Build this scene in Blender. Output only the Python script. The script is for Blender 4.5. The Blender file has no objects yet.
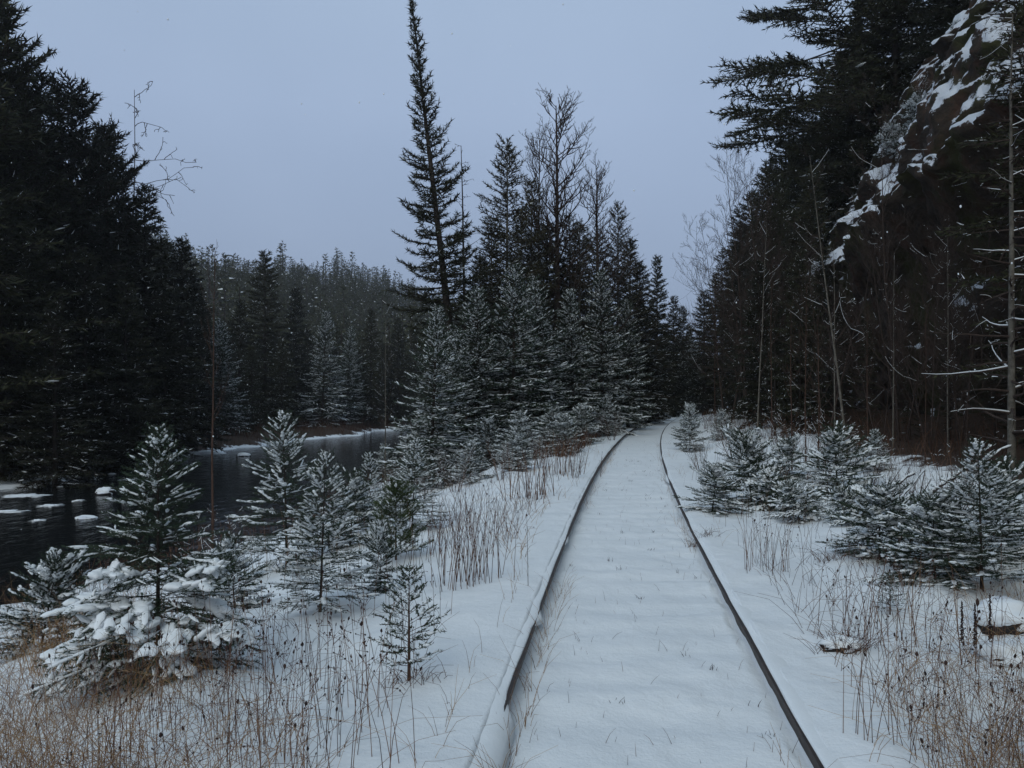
import bpy, math
import numpy as np
from math import radians

C = bpy.context.scene.collection
F = 830.0          # focal length of the photograph, in pixels
EYE = 1.6          # camera height above the rail heads
HZ = 396.0         # picture row of the horizon

# ------------------------------------------------------------------ noise
def _hash(ix, iy, seed):
    h = (ix.astype(np.int64) * 374761393 + iy.astype(np.int64) * 668265263 + seed * 974634777) & 0xFFFFFFFF
    h = ((h ^ (h >> 13)) * 1274126177) & 0xFFFFFFFF
    return ((h ^ (h >> 16)) & 0xFFFFFF) / float(0xFFFFFF)

def vnoise(x, y, seed=0):
    x = np.asarray(x, float); y = np.asarray(y, float)
    ix = np.floor(x); iy = np.floor(y)
    fx = x - ix; fy = y - iy
    fx = fx * fx * fx * (fx * (fx * 6 - 15) + 10); fy = fy * fy * fy * (fy * (fy * 6 - 15) + 10)
    a = _hash(ix, iy, seed); b = _hash(ix + 1, iy, seed)
    c = _hash(ix, iy + 1, seed); d = _hash(ix + 1, iy + 1, seed)
    return (a * (1 - fx) + b * fx) * (1 - fy) + (c * (1 - fx) + d * fx) * fy - 0.5

def fbm(x, y, seed=0, octaves=4):
    r = 0.0; a = 1.0; f = 1.0
    for k in range(octaves):
        r = r + a * vnoise(x * f + 17.3 * k, y * f - 9.1 * k, seed + k)
        a *= 0.5; f *= 2.03
    return r

def sstep(a, b, x):
    t = np.clip((np.asarray(x, float) - a) / (b - a), 0, 1)
    return t * t * (3 - 2 * t)

# ------------------------------------------------------------------ terrain
WATER = -2.0
def track_x(y):
    y = np.asarray(y, float)
    return 0.19 + 0.112 * y + 0.0012 * y * y * sstep(-40, 0, y)

def river_r(y):
    b = np.interp(y, [-30, 8, 15, 20, 40, 60, 83, 110, 150, 240], [-10.5, -9.3, -7.7, -5.9, -5.9, -5.4, -3.0, 4, 18, 60])
    return b + 0.9 * vnoise(np.asarray(y) * 0.35, 0 * np.asarray(y), 5)

def river_l(y):
    b = np.interp(y, [-30, 10, 32, 45, 60, 83, 110, 150, 240], [-21.0, -19.8, -19.4, -19.6, -17.9, -13.2, -6, 8, 48])
    return b + 1.9 * fbm(np.asarray(y) * 0.42, 0 * np.asarray(y), 9, 3)

def ground(x, y):
    x = np.asarray(x, float); y = np.asarray(y, float)
    s = x - track_x(y)
    rr = river_r(y); rl = river_l(y)
    # track bed: trough between the rails, snow banked outside them
    bed = -0.112 + 0.128 * sstep(0.735, 0.80, np.abs(s)) - .03 * sstep(.92, 1.8, np.abs(s))
    tie = 0.021 * sstep(0.05, 0.8, np.sin(y * 2 * math.pi / 0.56 + .5 * vnoise(s * 2, y * .8, 61)) * 0.5 + 0.5) * (.5 + vnoise(s * 1.2, y * 1.4, 63)) * (np.abs(s) < 0.7)
    z = bed + tie
    # left bank down to the river
    edge = track_x(y) - 1.7
    t = np.clip((edge - x) / np.maximum(edge - rr, 1.0), 0, 2)
    z = z - np.where(x < edge, 1.7 * (0.55 * np.minimum(t, 1) + 0.45 * sstep(0, 1, t)) + 0.35 * sstep(0.9, 1.0, t) + 1.2 * sstep(1.0, 1.12, t), 0)
    # far bank
    dl = rl - x
    shw = np.interp(y, [42, 58], [2.6, .8]); far = np.where(dl > 0, -1.95 + 0.10 * sstep(0, 1, dl) + 0.55 * sstep(shw, shw + 1.4, dl) + 1.2 * sstep(3, 20, dl), -3.2 + 1.27 * sstep(-0.35, 0, dl))
    z = np.where(x < (rr + rl) * 0.5, far, z)
    # hill across the river
    p = -0.8 * x + 0.6 * y
    z = z + (33 + 2.5 * sstep(130, 175, p)) * sstep(72, 235, p) * (1 + 0.35 * fbm(x * 0.02, y * 0.02, 3, 3))
    # right verge
    z = z + np.where(s > 1.6, 0.11 * np.clip(s - 1.6, 0, 8) + 0.03 * np.clip(s - 5, 0, 50), 0)
    # bumps
    out = sstep(0.9, 2.6, np.abs(s))
    z = z + out * (0.22 * fbm(x * 0.45, y * 0.45, 21, 3) + 0.09 * fbm(x * 1.7, y * 1.7, 31, 3)) * np.where(dl > -0.5, 0.25, 1)
    z = z + 0.026 * fbm(x * 2.3, y * 2.3, 41, 3) + .007 * fbm(x * 9, y * 9, 43, 2)
    return z

def hit(px, py):
    """where the line of sight through a point of the photograph meets the terrain"""
    d = np.exp(np.linspace(math.log(2.0), math.log(300.0), 6000))
    x = (px - 512) / F * d
    zr = EYE - (py - HZ) / F * d
    k = np.argmax(ground(x, d) >= zr)
    return float(x[k]), float(d[k])

# ------------------------------------------------------------------ mesh builder
class MB:
    def __init__(self):
        self.V = []; self.I = []; self.T = []; self.M = []; self.n = 0
    def add(self, v, f, mat=0):
        v = np.asarray(v, np.float32).reshape(-1, 3); f = np.asarray(f, np.int64)
        if len(f) == 0: return
        self.V.append(v); self.I.append((f + self.n).ravel())
        self.T.append(np.full(len(f), f.shape[1], np.int64))
        self.M.append(np.full(len(f), mat, np.int64) if np.isscalar(mat) else np.asarray(mat, np.int64))
        self.n += len(v)
    def arrays(self):
        return np.concatenate(self.V), np.concatenate(self.I), np.concatenate(self.T), np.concatenate(self.M)
    def mesh(self, name, mats, smooth=False):
        v, i, t, m = self.arrays()
        me = bpy.data.meshes.new(name)
        me.vertices.add(len(v)); me.vertices.foreach_set('co', v.ravel())
        me.loops.add(len(i)); me.loops.foreach_set('vertex_index', i.astype(np.int32))
        me.polygons.add(len(t))
        st = np.concatenate([[0], np.cumsum(t)[:-1]]).astype(np.int32)
        me.polygons.foreach_set('loop_start', st)
        for a in mats: me.materials.append(a)
        me.polygons.foreach_set('material_index', m.astype(np.int32))
        me.polygons.foreach_set('use_smooth', np.full(len(t), bool(smooth)))
        me.update(calc_edges=True); me.validate()
        return me
    def build(self, name, mats, parent=None, smooth=False):
        o = bpy.data.objects.new(name, self.mesh(name, mats, smooth)); C.objects.link(o)
        if parent is not None: o.parent = parent
        return o

def norm(a):
    return a / np.maximum(np.linalg.norm(a, axis=-1, keepdims=True), 1e-9)

def frames(D):
    ref = np.where(np.abs(D[..., 2:3]) > 0.9, np.array([1.0, 0, 0]), np.array([0, 0, 1.0]))
    U = norm(np.cross(D, ref)); W = np.cross(U, D)
    return U, W

def tubes(mb, P, R, k=4, mat=0, cap=False):
    """P (m,n,3) polylines, R (m,n) radii"""
    P = np.asarray(P, float); R = np.asarray(R, float)
    m, n, _ = P.shape
    D = norm(np.gradient(P, axis=1))
    A = norm(P[:, -1] - P[:, 0])
    ref = np.where(np.abs(A[:, 2:3]) > 0.8, np.array([1.0, 0, 0]), np.array([0, 0, 1.0]))[:, None, :]
    U = norm(np.cross(D, np.broadcast_to(ref, D.shape))); W = np.cross(U, D)
    a = np.arange(k) * 2 * math.pi / k
    v = P[:, :, None, :] + R[:, :, None, None] * (np.cos(a)[:, None] * U[:, :, None, :] + np.sin(a)[:, None] * W[:, :, None, :])
    idx = np.arange(m * n * k).reshape(m, n, k)
    q = np.stack([idx[:, :-1, :], np.roll(idx, -1, 2)[:, :-1, :], np.roll(idx, -1, 2)[:, 1:, :], idx[:, 1:, :]], -1).reshape(-1, 4)
    mb.add(v, q, mat)
    if cap:
        mb.V[-1] = np.concatenate([mb.V[-1]]); base = mb.n - m * n * k
        mb.add(np.zeros((0, 3)), np.zeros((0, k)))
        for end in (0, n - 1):
            f = idx[:, end, :] if end else idx[:, end, ::-1]
            mb.I.append((f + base).ravel()); mb.T.append(np.full(m, k, np.int64)); mb.M.append(np.full(m, mat, np.int64))

def needles(mb, rng, P0, P1, dens, ln, w, mat=0, ang=(35, 75), frost=0.0, frost_mat=1, flat=0.0, nmin=3):
    P0 = np.asarray(P0, float); P1 = np.asarray(P1, float)
    L = np.linalg.norm(P1 - P0, axis=1)
    cnt = np.maximum(nmin, (L * dens)).astype(int)
    ix = np.repeat(np.arange(len(P0)), cnt); N = len(ix)
    D = norm(P1 - P0)[ix]; U, W = frames(D)
    t = rng.random(N) ** 0.9
    az = rng.random(N) * 2 * math.pi
    ca = np.cos(az); sa = np.sin(az) * (1 - flat)
    an = np.radians(rng.uniform(ang[0], ang[1], N)) * (1 - 0.5 * t ** 4)
    d = np.cos(an)[:, None] * D + np.sin(an)[:, None] * norm(ca[:, None] * U + sa[:, None] * W)
    b = P0[ix] + (P1 - P0)[ix] * t[:, None]
    l = ln * rng.uniform(0.65, 1.2, N)
    side = norm(np.cross(d, rng.normal(size=(N, 3)))) * (w * rng.uniform(0.7, 1.2, N))[:, None] * 0.5
    v = np.stack([b - side, b + side, b + d * l[:, None] + side * 0.25], 1)
    m = np.where((rng.random(N) < frost) & (sa > -0.3), frost_mat, mat)
    mb.add(v, np.arange(N * 3).reshape(N, 3), m)

def blobs(mb, rng, P0, P1, r, mat=0, rings=5, k=6, flat=0.65, lift=0.5, jit=0.25):
    """soft elongated lumps of snow lying on segments"""
    P0 = np.asarray(P0, float); P1 = np.asarray(P1, float); m = len(P0)
    if m == 0: return
    r = np.broadcast_to(np.asarray(r, float), (m,))
    t = np.linspace(0, 1, rings)
    pr = np.sqrt(np.clip(1 - (2 * t - 1) ** 2, 0.02, 1))
    P = P0[:, None] + (P1 - P0)[:, None] * t[None, :, None]
    R = r[:, None] * pr[None] * rng.uniform(1 - jit, 1 + jit, (m, rings))
    P = P.copy(); P[..., 2] += (r[:, None] * flat * lift)
    D = norm(P1 - P0); D[:, 2] *= 0.6; D = norm(D)
    U = norm(np.cross(D, np.array([0, 0, 1.0]) + 1e-4)); W = np.cross(U, D)
    a = np.arange(k) * 2 * math.pi / k
    Rj = R[:, :, None] * rng.uniform(1 - jit, 1 + jit, (m, rings, k))
    v = P[:, :, None, :] + Rj[..., None] * (np.cos(a)[None, None, :, None] * U[:, None, None, :] + flat * np.sin(a)[None, None, :, None] * W[:, None, None, :])
    idx = np.arange(m * rings * k).reshape(m, rings, k)
    q = np.stack([idx[:, :-1, :], np.roll(idx, -1, 2)[:, :-1, :], np.roll(idx, -1, 2)[:, 1:, :], idx[:, 1:, :]], -1).reshape(-1, 4)
    mb.add(v, q, mat)

# ------------------------------------------------------------------ materials
def new_mat(name):
    m = bpy.data.materials.new(name); m.use_nodes = True
    nt = m.node_tree; nt.nodes.clear()
    o = nt.nodes.new('ShaderNodeOutputMaterial'); p = nt.nodes.new('ShaderNodeBsdfPrincipled')
    nt.links.new(p.outputs[0], o.inputs[0])
    return m, nt, p
def node(nt, kind, **kw):
    n = nt.nodes.new(kind)
    for k, v in kw.items(): setattr(n, k, v)
    return n
def ramp(nt, fac, stops):
    r = nt.nodes.new('ShaderNodeValToRGB')
    e = r.color_ramp.elements
    while len(e) > 1: e.remove(e[-1])
    e[0].position = stops[0][0]; e[0].color = (*stops[0][1], 1)
    for p, c in stops[1:]:
        q = e.new(p); q.color = (*c, 1)
    nt.links.new(fac, r.inputs[0]); return r.outputs[0]
def noise(nt, scale, detail=4, rough=0.6, vec=None):
    n = nt.nodes.new('ShaderNodeTexNoise')
    n.inputs['Scale'].default_value = scale; n.inputs['Detail'].default_value = detail; n.inputs['Roughness'].default_value = rough
    if vec is None:
        tc = nt.nodes.new('ShaderNodeTexCoord'); vec = tc.outputs['Object']
    nt.links.new(vec, n.inputs['Vector']); return n.outputs[0]
def bump(nt, p, h, strength, dist):
    b = nt.nodes.new('ShaderNodeBump'); b.inputs['Strength'].default_value = strength; b.inputs['Distance'].default_value = dist
    nt.links.new(h, b.inputs['Height']); nt.links.new(b.outputs[0], p.inputs['Normal'])
def math_n(nt, op, a, b):
    n = nt.nodes.new('ShaderNodeMath'); n.operation = op
    for i, x in enumerate((a, b)):
        if isinstance(x, (int, float)): n.inputs[i].default_value = x
        else: nt.links.new(x, n.inputs[i])
    return n.outputs[0]
def mixc(nt, fac, a, b):
    n = nt.nodes.new('ShaderNodeMix'); n.data_type = 'RGBA'
    nt.links.new(fac, n.inputs[0])
    for i, x in ((6, a), (7, b)):
        if isinstance(x, tuple): n.inputs[i].default_value = (*x, 1)
        else: nt.links.new(x, n.inputs[i])
    return n.outputs[2]

def leafy(name, stops, rough=0.7, objrand=0.35):
    m, nt, p = new_mat(name)
    g = node(nt, 'ShaderNodeNewGeometry'); oi = node(nt, 'ShaderNodeObjectInfo')
    a = math_n(nt, 'MULTIPLY', g.outputs['Random Per Island'], 1 - objrand)
    b = math_n(nt, 'MULTIPLY', oi.outputs['Random'], objrand)
    nt.links.new(ramp(nt, math_n(nt, 'ADD', a, b), stops), p.inputs['Base Color'])
    p.inputs['Roughness'].default_value = rough
    p.inputs['Specular IOR Level'].default_value = 0.25
    return m

M = {}
M['needle'] = leafy('needles_spruce', [(0, (.016, .028, .018)), (.5, (.030, .052, .030)), (1, (.052, .078, .040))])
M['needle_dark'] = leafy('needles_dark', [(0, (.010, .011, .005)), (.45, (.022, .025, .011)), (.8, (.046, .048, .021)), (1, (.072, .068, .034))], .7, .55)
M['needle_fir'] = leafy('needles_fir', [(0, (.018, .032, .022)), (.5, (.036, .060, .036)), (1, (.066, .092, .052))])
M['needle_olive'] = leafy('needles_olive', [(0, (.022, .022, .010)), (.5, (.046, .045, .021)), (1, (.088, .078, .038))])
M['needle_pine'] = leafy('needles_young_pine', [(0, (.030, .044, .016)), (.5, (.050, .075, .026)), (1, (.085, .11, .040))])

def snow_mat(name, rough=0.65):
    m, nt, p = new_mat(name)
    n = noise(nt, 5, 5, .6)
    nt.links.new(ramp(nt, n, [(.3, (.80, .82, .825)), (.7, (.87, .88, .88))]), p.inputs['Base Color'])
    p.inputs['Roughness'].default_value = rough; p.inputs['Specular IOR Level'].default_value = 0.2
    bump(nt, p, noise(nt, 60, 3, .6), .25, .01)
    return m
M['snow'] = snow_mat('snow_on_things')

def bark(name, a, b, sc=12):
    m, nt, p = new_mat(name)
    n = noise(nt, sc, 6, .65)
    nt.links.new(ramp(nt, n, [(.32, a), (.68, b)]), p.inputs['Base Color'])
    p.inputs['Roughness'].default_value = .9; p.inputs['Specular IOR Level'].default_value = 0.15
    bump(nt, p, n, .6, .02)
    return m
M['bark'] = bark('bark_dark', (.022, .017, .014), (.065, .052, .043))
M['bark_grey'] = bark('bark_grey', (.07, .06, .05), (.19, .17, .14), 9)
M['bark_red'] = bark('bark_red', (.045, .025, .018), (.10, .06, .045), 14)
M['twig'] = bark('twig_brown', (.03, .022, .018), (.085, .06, .05), 20)
M['moss'] = bark('moss', (.02, .028, .008), (.06, .075, .02), 8)

M['straw'] = leafy('dry_straw', [(0, (.075, .036, .020)), (.45, (.20, .105, .050)), (.8, (.32, .19, .092)), (1, (.42, .30, .17))], .8, 0)
M['weed'] = leafy('dead_weed_stems', [(0, (.035, .018, .014)), (.6, (.10, .05, .034)), (1, (.19, .105, .065))], .85, 0)
M['seed'] = leafy('seed_heads', [(0, (.018, .010, .009)), (1, (.055, .03, .024))], .9, 0)
M['brush'] = leafy('reddish_brush', [(0, (.03, .015, .011)), (.6, (.085, .04, .026)), (1, (.15, .085, .05))], .9, 0)

# ground: snow with bare litter where the 'bare' attribute says so
m, nt, p = new_mat('snow_ground'); M['ground'] = m
at = node(nt, 'ShaderNodeAttribute', attribute_name='bare')
tc = node(nt, 'ShaderNodeTexCoord')
nf = noise(nt, 2.6, 7, .7, tc.outputs['Object'])
mask = math_n(nt, 'ADD', at.outputs['Fac'], math_n(nt, 'MULTIPLY', math_n(nt, 'SUBTRACT', nf, .5), 1.5))
mk = ramp(nt, mask, [(.42, (0, 0, 0)), (.58, (1, 1, 1))])
lit = ramp(nt, noise(nt, 14, 6, .7, tc.outputs['Object']), [(.3, (.022, .015, .011)), (.55, (.06, .035, .022)), (.8, (.11, .07, .042))])
sn = ramp(nt, noise(nt, 1.1, 6, .6, tc.outputs['Object']), [(.3, (.79, .81, .82)), (.7, (.87, .88, .88))])
nt.links.new(mixc(nt, mk, sn, lit), p.inputs['Base Color'])
p.inputs['Roughness'].default_value = .7; p.inputs['Specular IOR Level'].default_value = .2
hb = math_n(nt, 'ADD', noise(nt, 7, 6, .62, tc.outputs['Object']), math_n(nt, 'MULTIPLY', noise(nt, 55, 4, .7, tc.outputs['Object']), .22))
bump(nt, p, hb, .35, .07)

# water
m, nt, p = new_mat('river_water'); M['water'] = m
p.inputs['Base Color'].default_value = (.010, .011, .012, 1); p.inputs['Roughness'].default_value = .06
p.inputs['IOR'].default_value = 1.33; p.inputs['Specular IOR Level'].default_value = .4
mp = node(nt, 'ShaderNodeMapping'); tc = node(nt, 'ShaderNodeTexCoord')
nt.links.new(tc.outputs['Object'], mp.inputs[0]); mp.inputs['Scale'].default_value = (1.0, .45, 1)
bump(nt, p, noise(nt, 2.6, 5, .6, mp.outputs[0]), .55, .075)

# rock with snow on the faces that look up
def rock_mat(name, stops, snow_at=.55, moss=0.0):
    m, nt, p = new_mat(name)
    tc = node(nt, 'ShaderNodeTexCoord')
    n = noise(nt, 1.1, 8, .68, tc.outputs['Object'])
    col = ramp(nt, n, stops)
    if moss:
        mm = ramp(nt, noise(nt, .5, 5, .6, tc.outputs['Object']), [(.5, (0, 0, 0)), (.62, (1, 1, 1))])
        col = mixc(nt, mm, col, (.050, .048, .018))
    g = node(nt, 'ShaderNodeNewGeometry'); sx = node(nt, 'ShaderNodeSeparateXYZ')
    nt.links.new(g.outputs['Normal'], sx.inputs[0])
    f = math_n(nt, 'ADD', sx.outputs[2], math_n(nt, 'MULTIPLY', math_n(nt, 'SUBTRACT', noise(nt, 2.6, 9, .78, tc.outputs['Object']), .5), 1.9))
    mk = ramp(nt, f, [(snow_at - .03, (0, 0, 0)), (snow_at + .05, (1, 1, 1))])
    nt.links.new(mixc(nt, mk, col, (.80, .82, .86)), p.inputs['Base Color'])
    p.inputs['Roughness'].default_value = .85; p.inputs['Specular IOR Level'].default_value = .2
    vo = node(nt, 'ShaderNodeTexVoronoi', feature='DISTANCE_TO_EDGE'); vo.inputs['Scale'].default_value = .9; nt.links.new(tc.outputs['Object'], vo.inputs['Vector'])
    ck = math_n(nt, 'MINIMUM', vo.outputs['Distance'], .12)
    bump(nt, p, math_n(nt, 'ADD', noise(nt, 3.5, 8, .7, tc.outputs['Object']), math_n(nt, 'MULTIPLY', ck, 3.0)), .9, .18)
    return m
M['cliff'] = rock_mat('cliff_rock', [(.3, (.020, .016, .013)), (.5, (.050, .036, .026)), (.62, (.080, .042, .028)), (.75, (.085, .072, .058))], .30, 1)
M['rock'] = rock_mat('wet_rock', [(.3, (.018, .015, .014)), (.7, (.05, .043, .04))], .6)

m, nt, p = new_mat('rail_steel'); M['steel'] = m
nt.links.new(ramp(nt, noise(nt, 9, 6, .7), [(.3, (.018, .014, .013)), (.55, (.045, .028, .021)), (.8, (.10, .055, .034))]), p.inputs['Base Color'])
p.inputs['Roughness'].default_value = .6; p.inputs['Metallic'].default_value = .3

# ------------------------------------------------------------------ tagging
def tag(o, label=None, cat=None, group=None, kind=None):
    if label: o['label'] = label
    if cat: o['category'] = cat
    if group: o['group'] = group
    if kind: o['kind'] = kind
    return o
def empty(name, loc=(0, 0, 0)):
    o = bpy.data.objects.new(name, None); C.objects.link(o); o.location = loc; o.empty_display_size = .1
    return o
def copy_tree(o):
    c = o.copy(); C.objects.link(c)
    for ch in o.children:
        d = ch.copy(); C.objects.link(d); d.parent = c
    return c

# ------------------------------------------------------------------ ground sheet
def growing(a, b, step, rate):
    out = [a]; sgn = 1 if b > a else -1
    while (b - out[-1]) * sgn > 0:
        out.append(out[-1] + sgn * step); step *= rate
    return out
ss = np.array(sorted(set(np.round(np.arange(-1.3, 1.31, .03), 4)) | set(np.round(np.arange(-.815, -.699, .015), 4)) | set(np.round(np.arange(.70, .816, .015), 4)) | set(growing(-1.3, -340, .04, 1.035)) | set(growing(1.3, 90, .04, 1.05))))
ys = np.array(sorted(set(np.round(np.arange(2.4, 14, .06), 4)) | set(growing(14, 430, .07, 1.018)) | set(growing(2.4, -14, .1, 1.06))))
S, Y = np.meshgrid(ss, ys)
X = track_x(np.minimum(Y, 130)) + S
Z = ground(X, Y)
mb = MB(); ny, nx = Z.shape
idx = np.arange(nx * ny).reshape(ny, nx)
mb.add(np.stack([X, Y, Z], -1), np.stack([idx[:-1, :-1], idx[:-1, 1:], idx[1:, 1:], idx[1:, :-1]], -1).reshape(-1, 4))
go = mb.build('ground', [M['ground']], smooth=True); go['kind'] = 'structure'
rl = river_l(Y); rr = river_r(Y); dl = rl - X
bare = np.zeros_like(X)
bare += .85 * sstep(3.8, 6.3, S) * sstep(60, 20, S)
shw = np.interp(Y, [42, 58], [2.6, .8]); bare += .95 * sstep(shw - .4, shw + .6, dl) + .25 * sstep(.1, .5, dl)
bare += .38 * sstep(1.6, .2, np.abs(X - rr)) + .18 * sstep(3.5, 6, -S) * (X > rr)
bare += .55 * sstep(28, 40, Y) * sstep(1.6, 2.6, -S) * (X > rr)
bare = np.clip(bare + .16 * (S < -3) * (S > -9) * (Y < 12), 0, 1) * .98
bare = np.where(np.abs(S) < 1.5, .06, bare)
at = go.data.attributes.new('bare', 'FLOAT', 'POINT'); at.data.foreach_set('value', bare.ravel().astype(np.float32))

# river
yy = np.array(growing(-14, 240, .8, 1.01)); mb = MB()
L_ = river_l(yy) - 3; R_ = river_r(yy) + 2
uu = np.linspace(0, 1, 12)
P = np.stack([L_[:, None] * (1 - uu) + R_[:, None] * uu, np.repeat(yy[:, None], 12, 1), np.full((len(yy), 12), WATER)], -1)
idx = np.arange(len(yy) * 12).reshape(len(yy), 12)
mb.add(P, np.stack([idx[:-1, :-1], idx[:-1, 1:], idx[1:, 1:], idx[1:, :-1]], -1).reshape(-1, 4))
mb.build('river', [M['water']], smooth=True)['kind'] = 'structure'

# ------------------------------------------------------------------ cliff beside the track
def make_cliff():
    v_ = np.array(sorted(set(growing(12, 120, .11, 1.006)) | set(growing(12, -12, .2, 1.05))))
    # profile (offset from track, height above the rails)
    prof = [(10.4, -1.0), (9.9, 1.2), (9.3, 3.0), (8.5, 5.0), (7.8, 7.0), (7.2, 8.4), (7.8, 8.9), (8.7, 9.4), (9.1, 11.0), (9.8, 13.6), (10.6, 16.6),
            (12, 19.6), (14.5, 21.5), (18, 22.5), (24, 25), (34, 30), (50, 33), (70, 30), (80, -3)]
    pa = np.array(prof); tt = np.concatenate([[0], np.cumsum(np.linalg.norm(np.diff(pa, axis=0), axis=1))])
    t_ = np.array(sorted(set(np.round(np.arange(0, 25, .11), 3)) | set(growing(25, tt[-1], .25, 1.08)[:-1]) | {tt[-1]}))
    po = np.interp(t_, tt, pa[:, 0]); ph = np.interp(t_, tt, pa[:, 1])
    Yc, Tc = np.meshgrid(v_, t_, indexing='ij')
    O = np.repeat(po[None], len(v_), 0); H = np.repeat(ph[None], len(v_), 0)
    k = sstep(125, 62, Yc) * (.9 + .25 * fbm(Yc * .06, 0 * Yc, 71, 2))
    ku = np.interp(Yc, [33, 38, 48, 60], [1, .62, .25, .15])
    H = np.where(H > 9, 9 + (H - 9) * np.where(O < 16, ku, ku + (1 - ku) * sstep(16, 30, O) * .6), H)
    Hs = np.where(H > 0, H * k, H)
    # blocks: quantised noise steps give ledges and clefts
    blk = fbm(Yc * .22, Tc * .3, 77, 3); q_ = fbm(Yc * .33 + 3, Tc * .55, 79, 2) * 5; stepn = (np.floor(q_) + sstep(.25, .75, q_ - np.floor(q_))) / 5
    face = sstep(0, 2, Tc) * sstep(60, 22, Tc) * (.45 + .55 * sstep(7, 10.5, Tc))
    O2 = O + face * (1.1 * blk + .9 * stepn + .30 * fbm(Yc * 1.3, Tc * 1.1, 83, 5) - .45 * np.abs(fbm(Yc * .8 + Tc * .5, Tc * .35, 85, 3)) + .26 * fbm(Yc * 3.1, Tc * 2.6, 87, 3))
    H2 = Hs + face * (.5 * fbm(Yc * .4, Tc * .4, 91, 3) + .45 * fbm(Yc * .9, Tc * .9, 95, 4)) * (Tc > 3)
    base = sstep(2.2, 0, Tc)
    H2 = H2 - base * 0.4
    Xc = track_x(np.minimum(Yc, 110)) + O2 + sstep(70, 125, Yc) * 8
    mb = MB(); n, m_ = Xc.shape; idx = np.arange(n * m_).reshape(n, m_)
    mb.add(np.stack([Xc, Yc, H2], -1), np.stack([idx[:-1, :-1], idx[1:, :-1], idx[1:, 1:], idx[:-1, 1:]], -1).reshape(-1, 4))
    o = mb.build('cliff', [M['cliff']], smooth=True)
    tag(o, 'dark rock cliff with snowy ledges rising beside the track', 'cliff', kind='structure')
    def top(s, y):   # height of the slope above the cliff
        kk = float(sstep(125, 62, y) * (.9 + .25 * fbm(np.array(y * .06), np.array(0.0), 71, 2)))
        h_ = float(np.interp(s, pa[5:, 0], pa[5:, 1])); ku_ = float(np.interp(y, [33, 38, 48, 60], [1, .62, .25, .15]))
        if h_ > 9: h_ = 9 + (h_ - 9) * (ku_ if s < 16 else ku_ + (1 - ku_) * float(sstep(16, 30, s)) * .6)
        return h_ * kk
    return top
cliff_top = make_cliff()

# ------------------------------------------------------------------ rails
def sweep(offset_z, ys_, side):
    """offset_z: function of (i) giving the section [(s, z) ...] at station i, all the same length"""
    n = len(ys_); secs = np.array([offset_z(i) for i in range(n)])
    tx = track_x(ys_); sl = np.gradient(tx, ys_)
    nx_ = 1 / np.sqrt(1 + sl ** 2); ny_ = -sl / np.sqrt(1 + sl ** 2)
    P = np.stack([tx[:, None] + secs[:, :, 0] * nx_[:, None], ys_[:, None] + secs[:, :, 0] * ny_[:, None], secs[:, :, 1]], -1)
    k = secs.shape[1]; idx = np.arange(n * k).reshape(n, k)
    q = np.stack([idx[:-1], np.roll(idx, -1, 1)[:-1], np.roll(idx, -1, 1)[1:], idx[1:]], -1).reshape(-1, 4)
    return P, q, idx
ry = np.array(growing(-6, 115, .09, 1.006))
sec = [(-.036, 0), (.036, 0), (.036, -.034), (.009, -.045), (.009, -.13), (.07, -.148), (.07, -.165), (-.07, -.165), (-.07, -.148), (-.009, -.13), (-.009, -.045), (-.036, -.034)]
for side, lab in ((-1, 'left hand rusty rail curving away under a ridge of snow'), (1, 'right hand dark rail with bare inner side and snow banked outside')):
    root = empty('rail', (float(track_x(0)) + side * .7525, 0, -.165))
    tag(root, lab, 'rail', 'rails of the track')
    P, q, idx = sweep(lambda i: [(side * .7525 + a, b) for a, b in sec], ry, side)
    off = np.array(root.location)
    mb = MB(); mb.add(P - off, q); mb.build('rail_body', [M['steel']], root)
    hN = fbm(ry * 1.3, 0 * ry + side, 101, 3); wN = fbm(ry * .9, 0 * ry + side, 103, 3)
    far_ = sstep(9, 17, ry)
    def capsec(i):
        y = ry[i]
        c = side * (.7525 + .02)
        h = max(.004, (.009 + .010 * hN[i]) * (1 - .55 * far_[i]))
        w = .038 * (1 - .55 * far_[i]) + .012 * wN[i]
        spill = 0
        if side < 0: spill = .085 * float(sstep(4.35, 4.05, y)) + .06 * math.exp(-((y - 5.95) / .16) ** 2) + .04 * math.exp(-((y - 9.2) / .3) ** 2)
        else: spill = .09 * math.exp(-((y - 16.5) / 1.0) ** 2) + .06 * math.exp(-((y - 22) / 1.5) ** 2)
        inn = w + spill; out = .17
        a = -side   # towards the middle of the track
        base = .001
        return [(c + a * inn, base - spill * .8), (c + a * inn * .8, h * .7 - spill * .35), (c + a * inn * .35, h), (c - a * .02, h * 1.05), (c - a * .09, h * .2 - .002), (c - a * out, -.03), (c - a * out, -.07), (c, -.07 if spill else base - .02 if False else -.03)]
    P, q, idx = sweep(capsec, ry, side)
    mb = MB(); mb.add(P - off, q); mb.build('snow_cap', [M['snow']], root, smooth=True)

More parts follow.
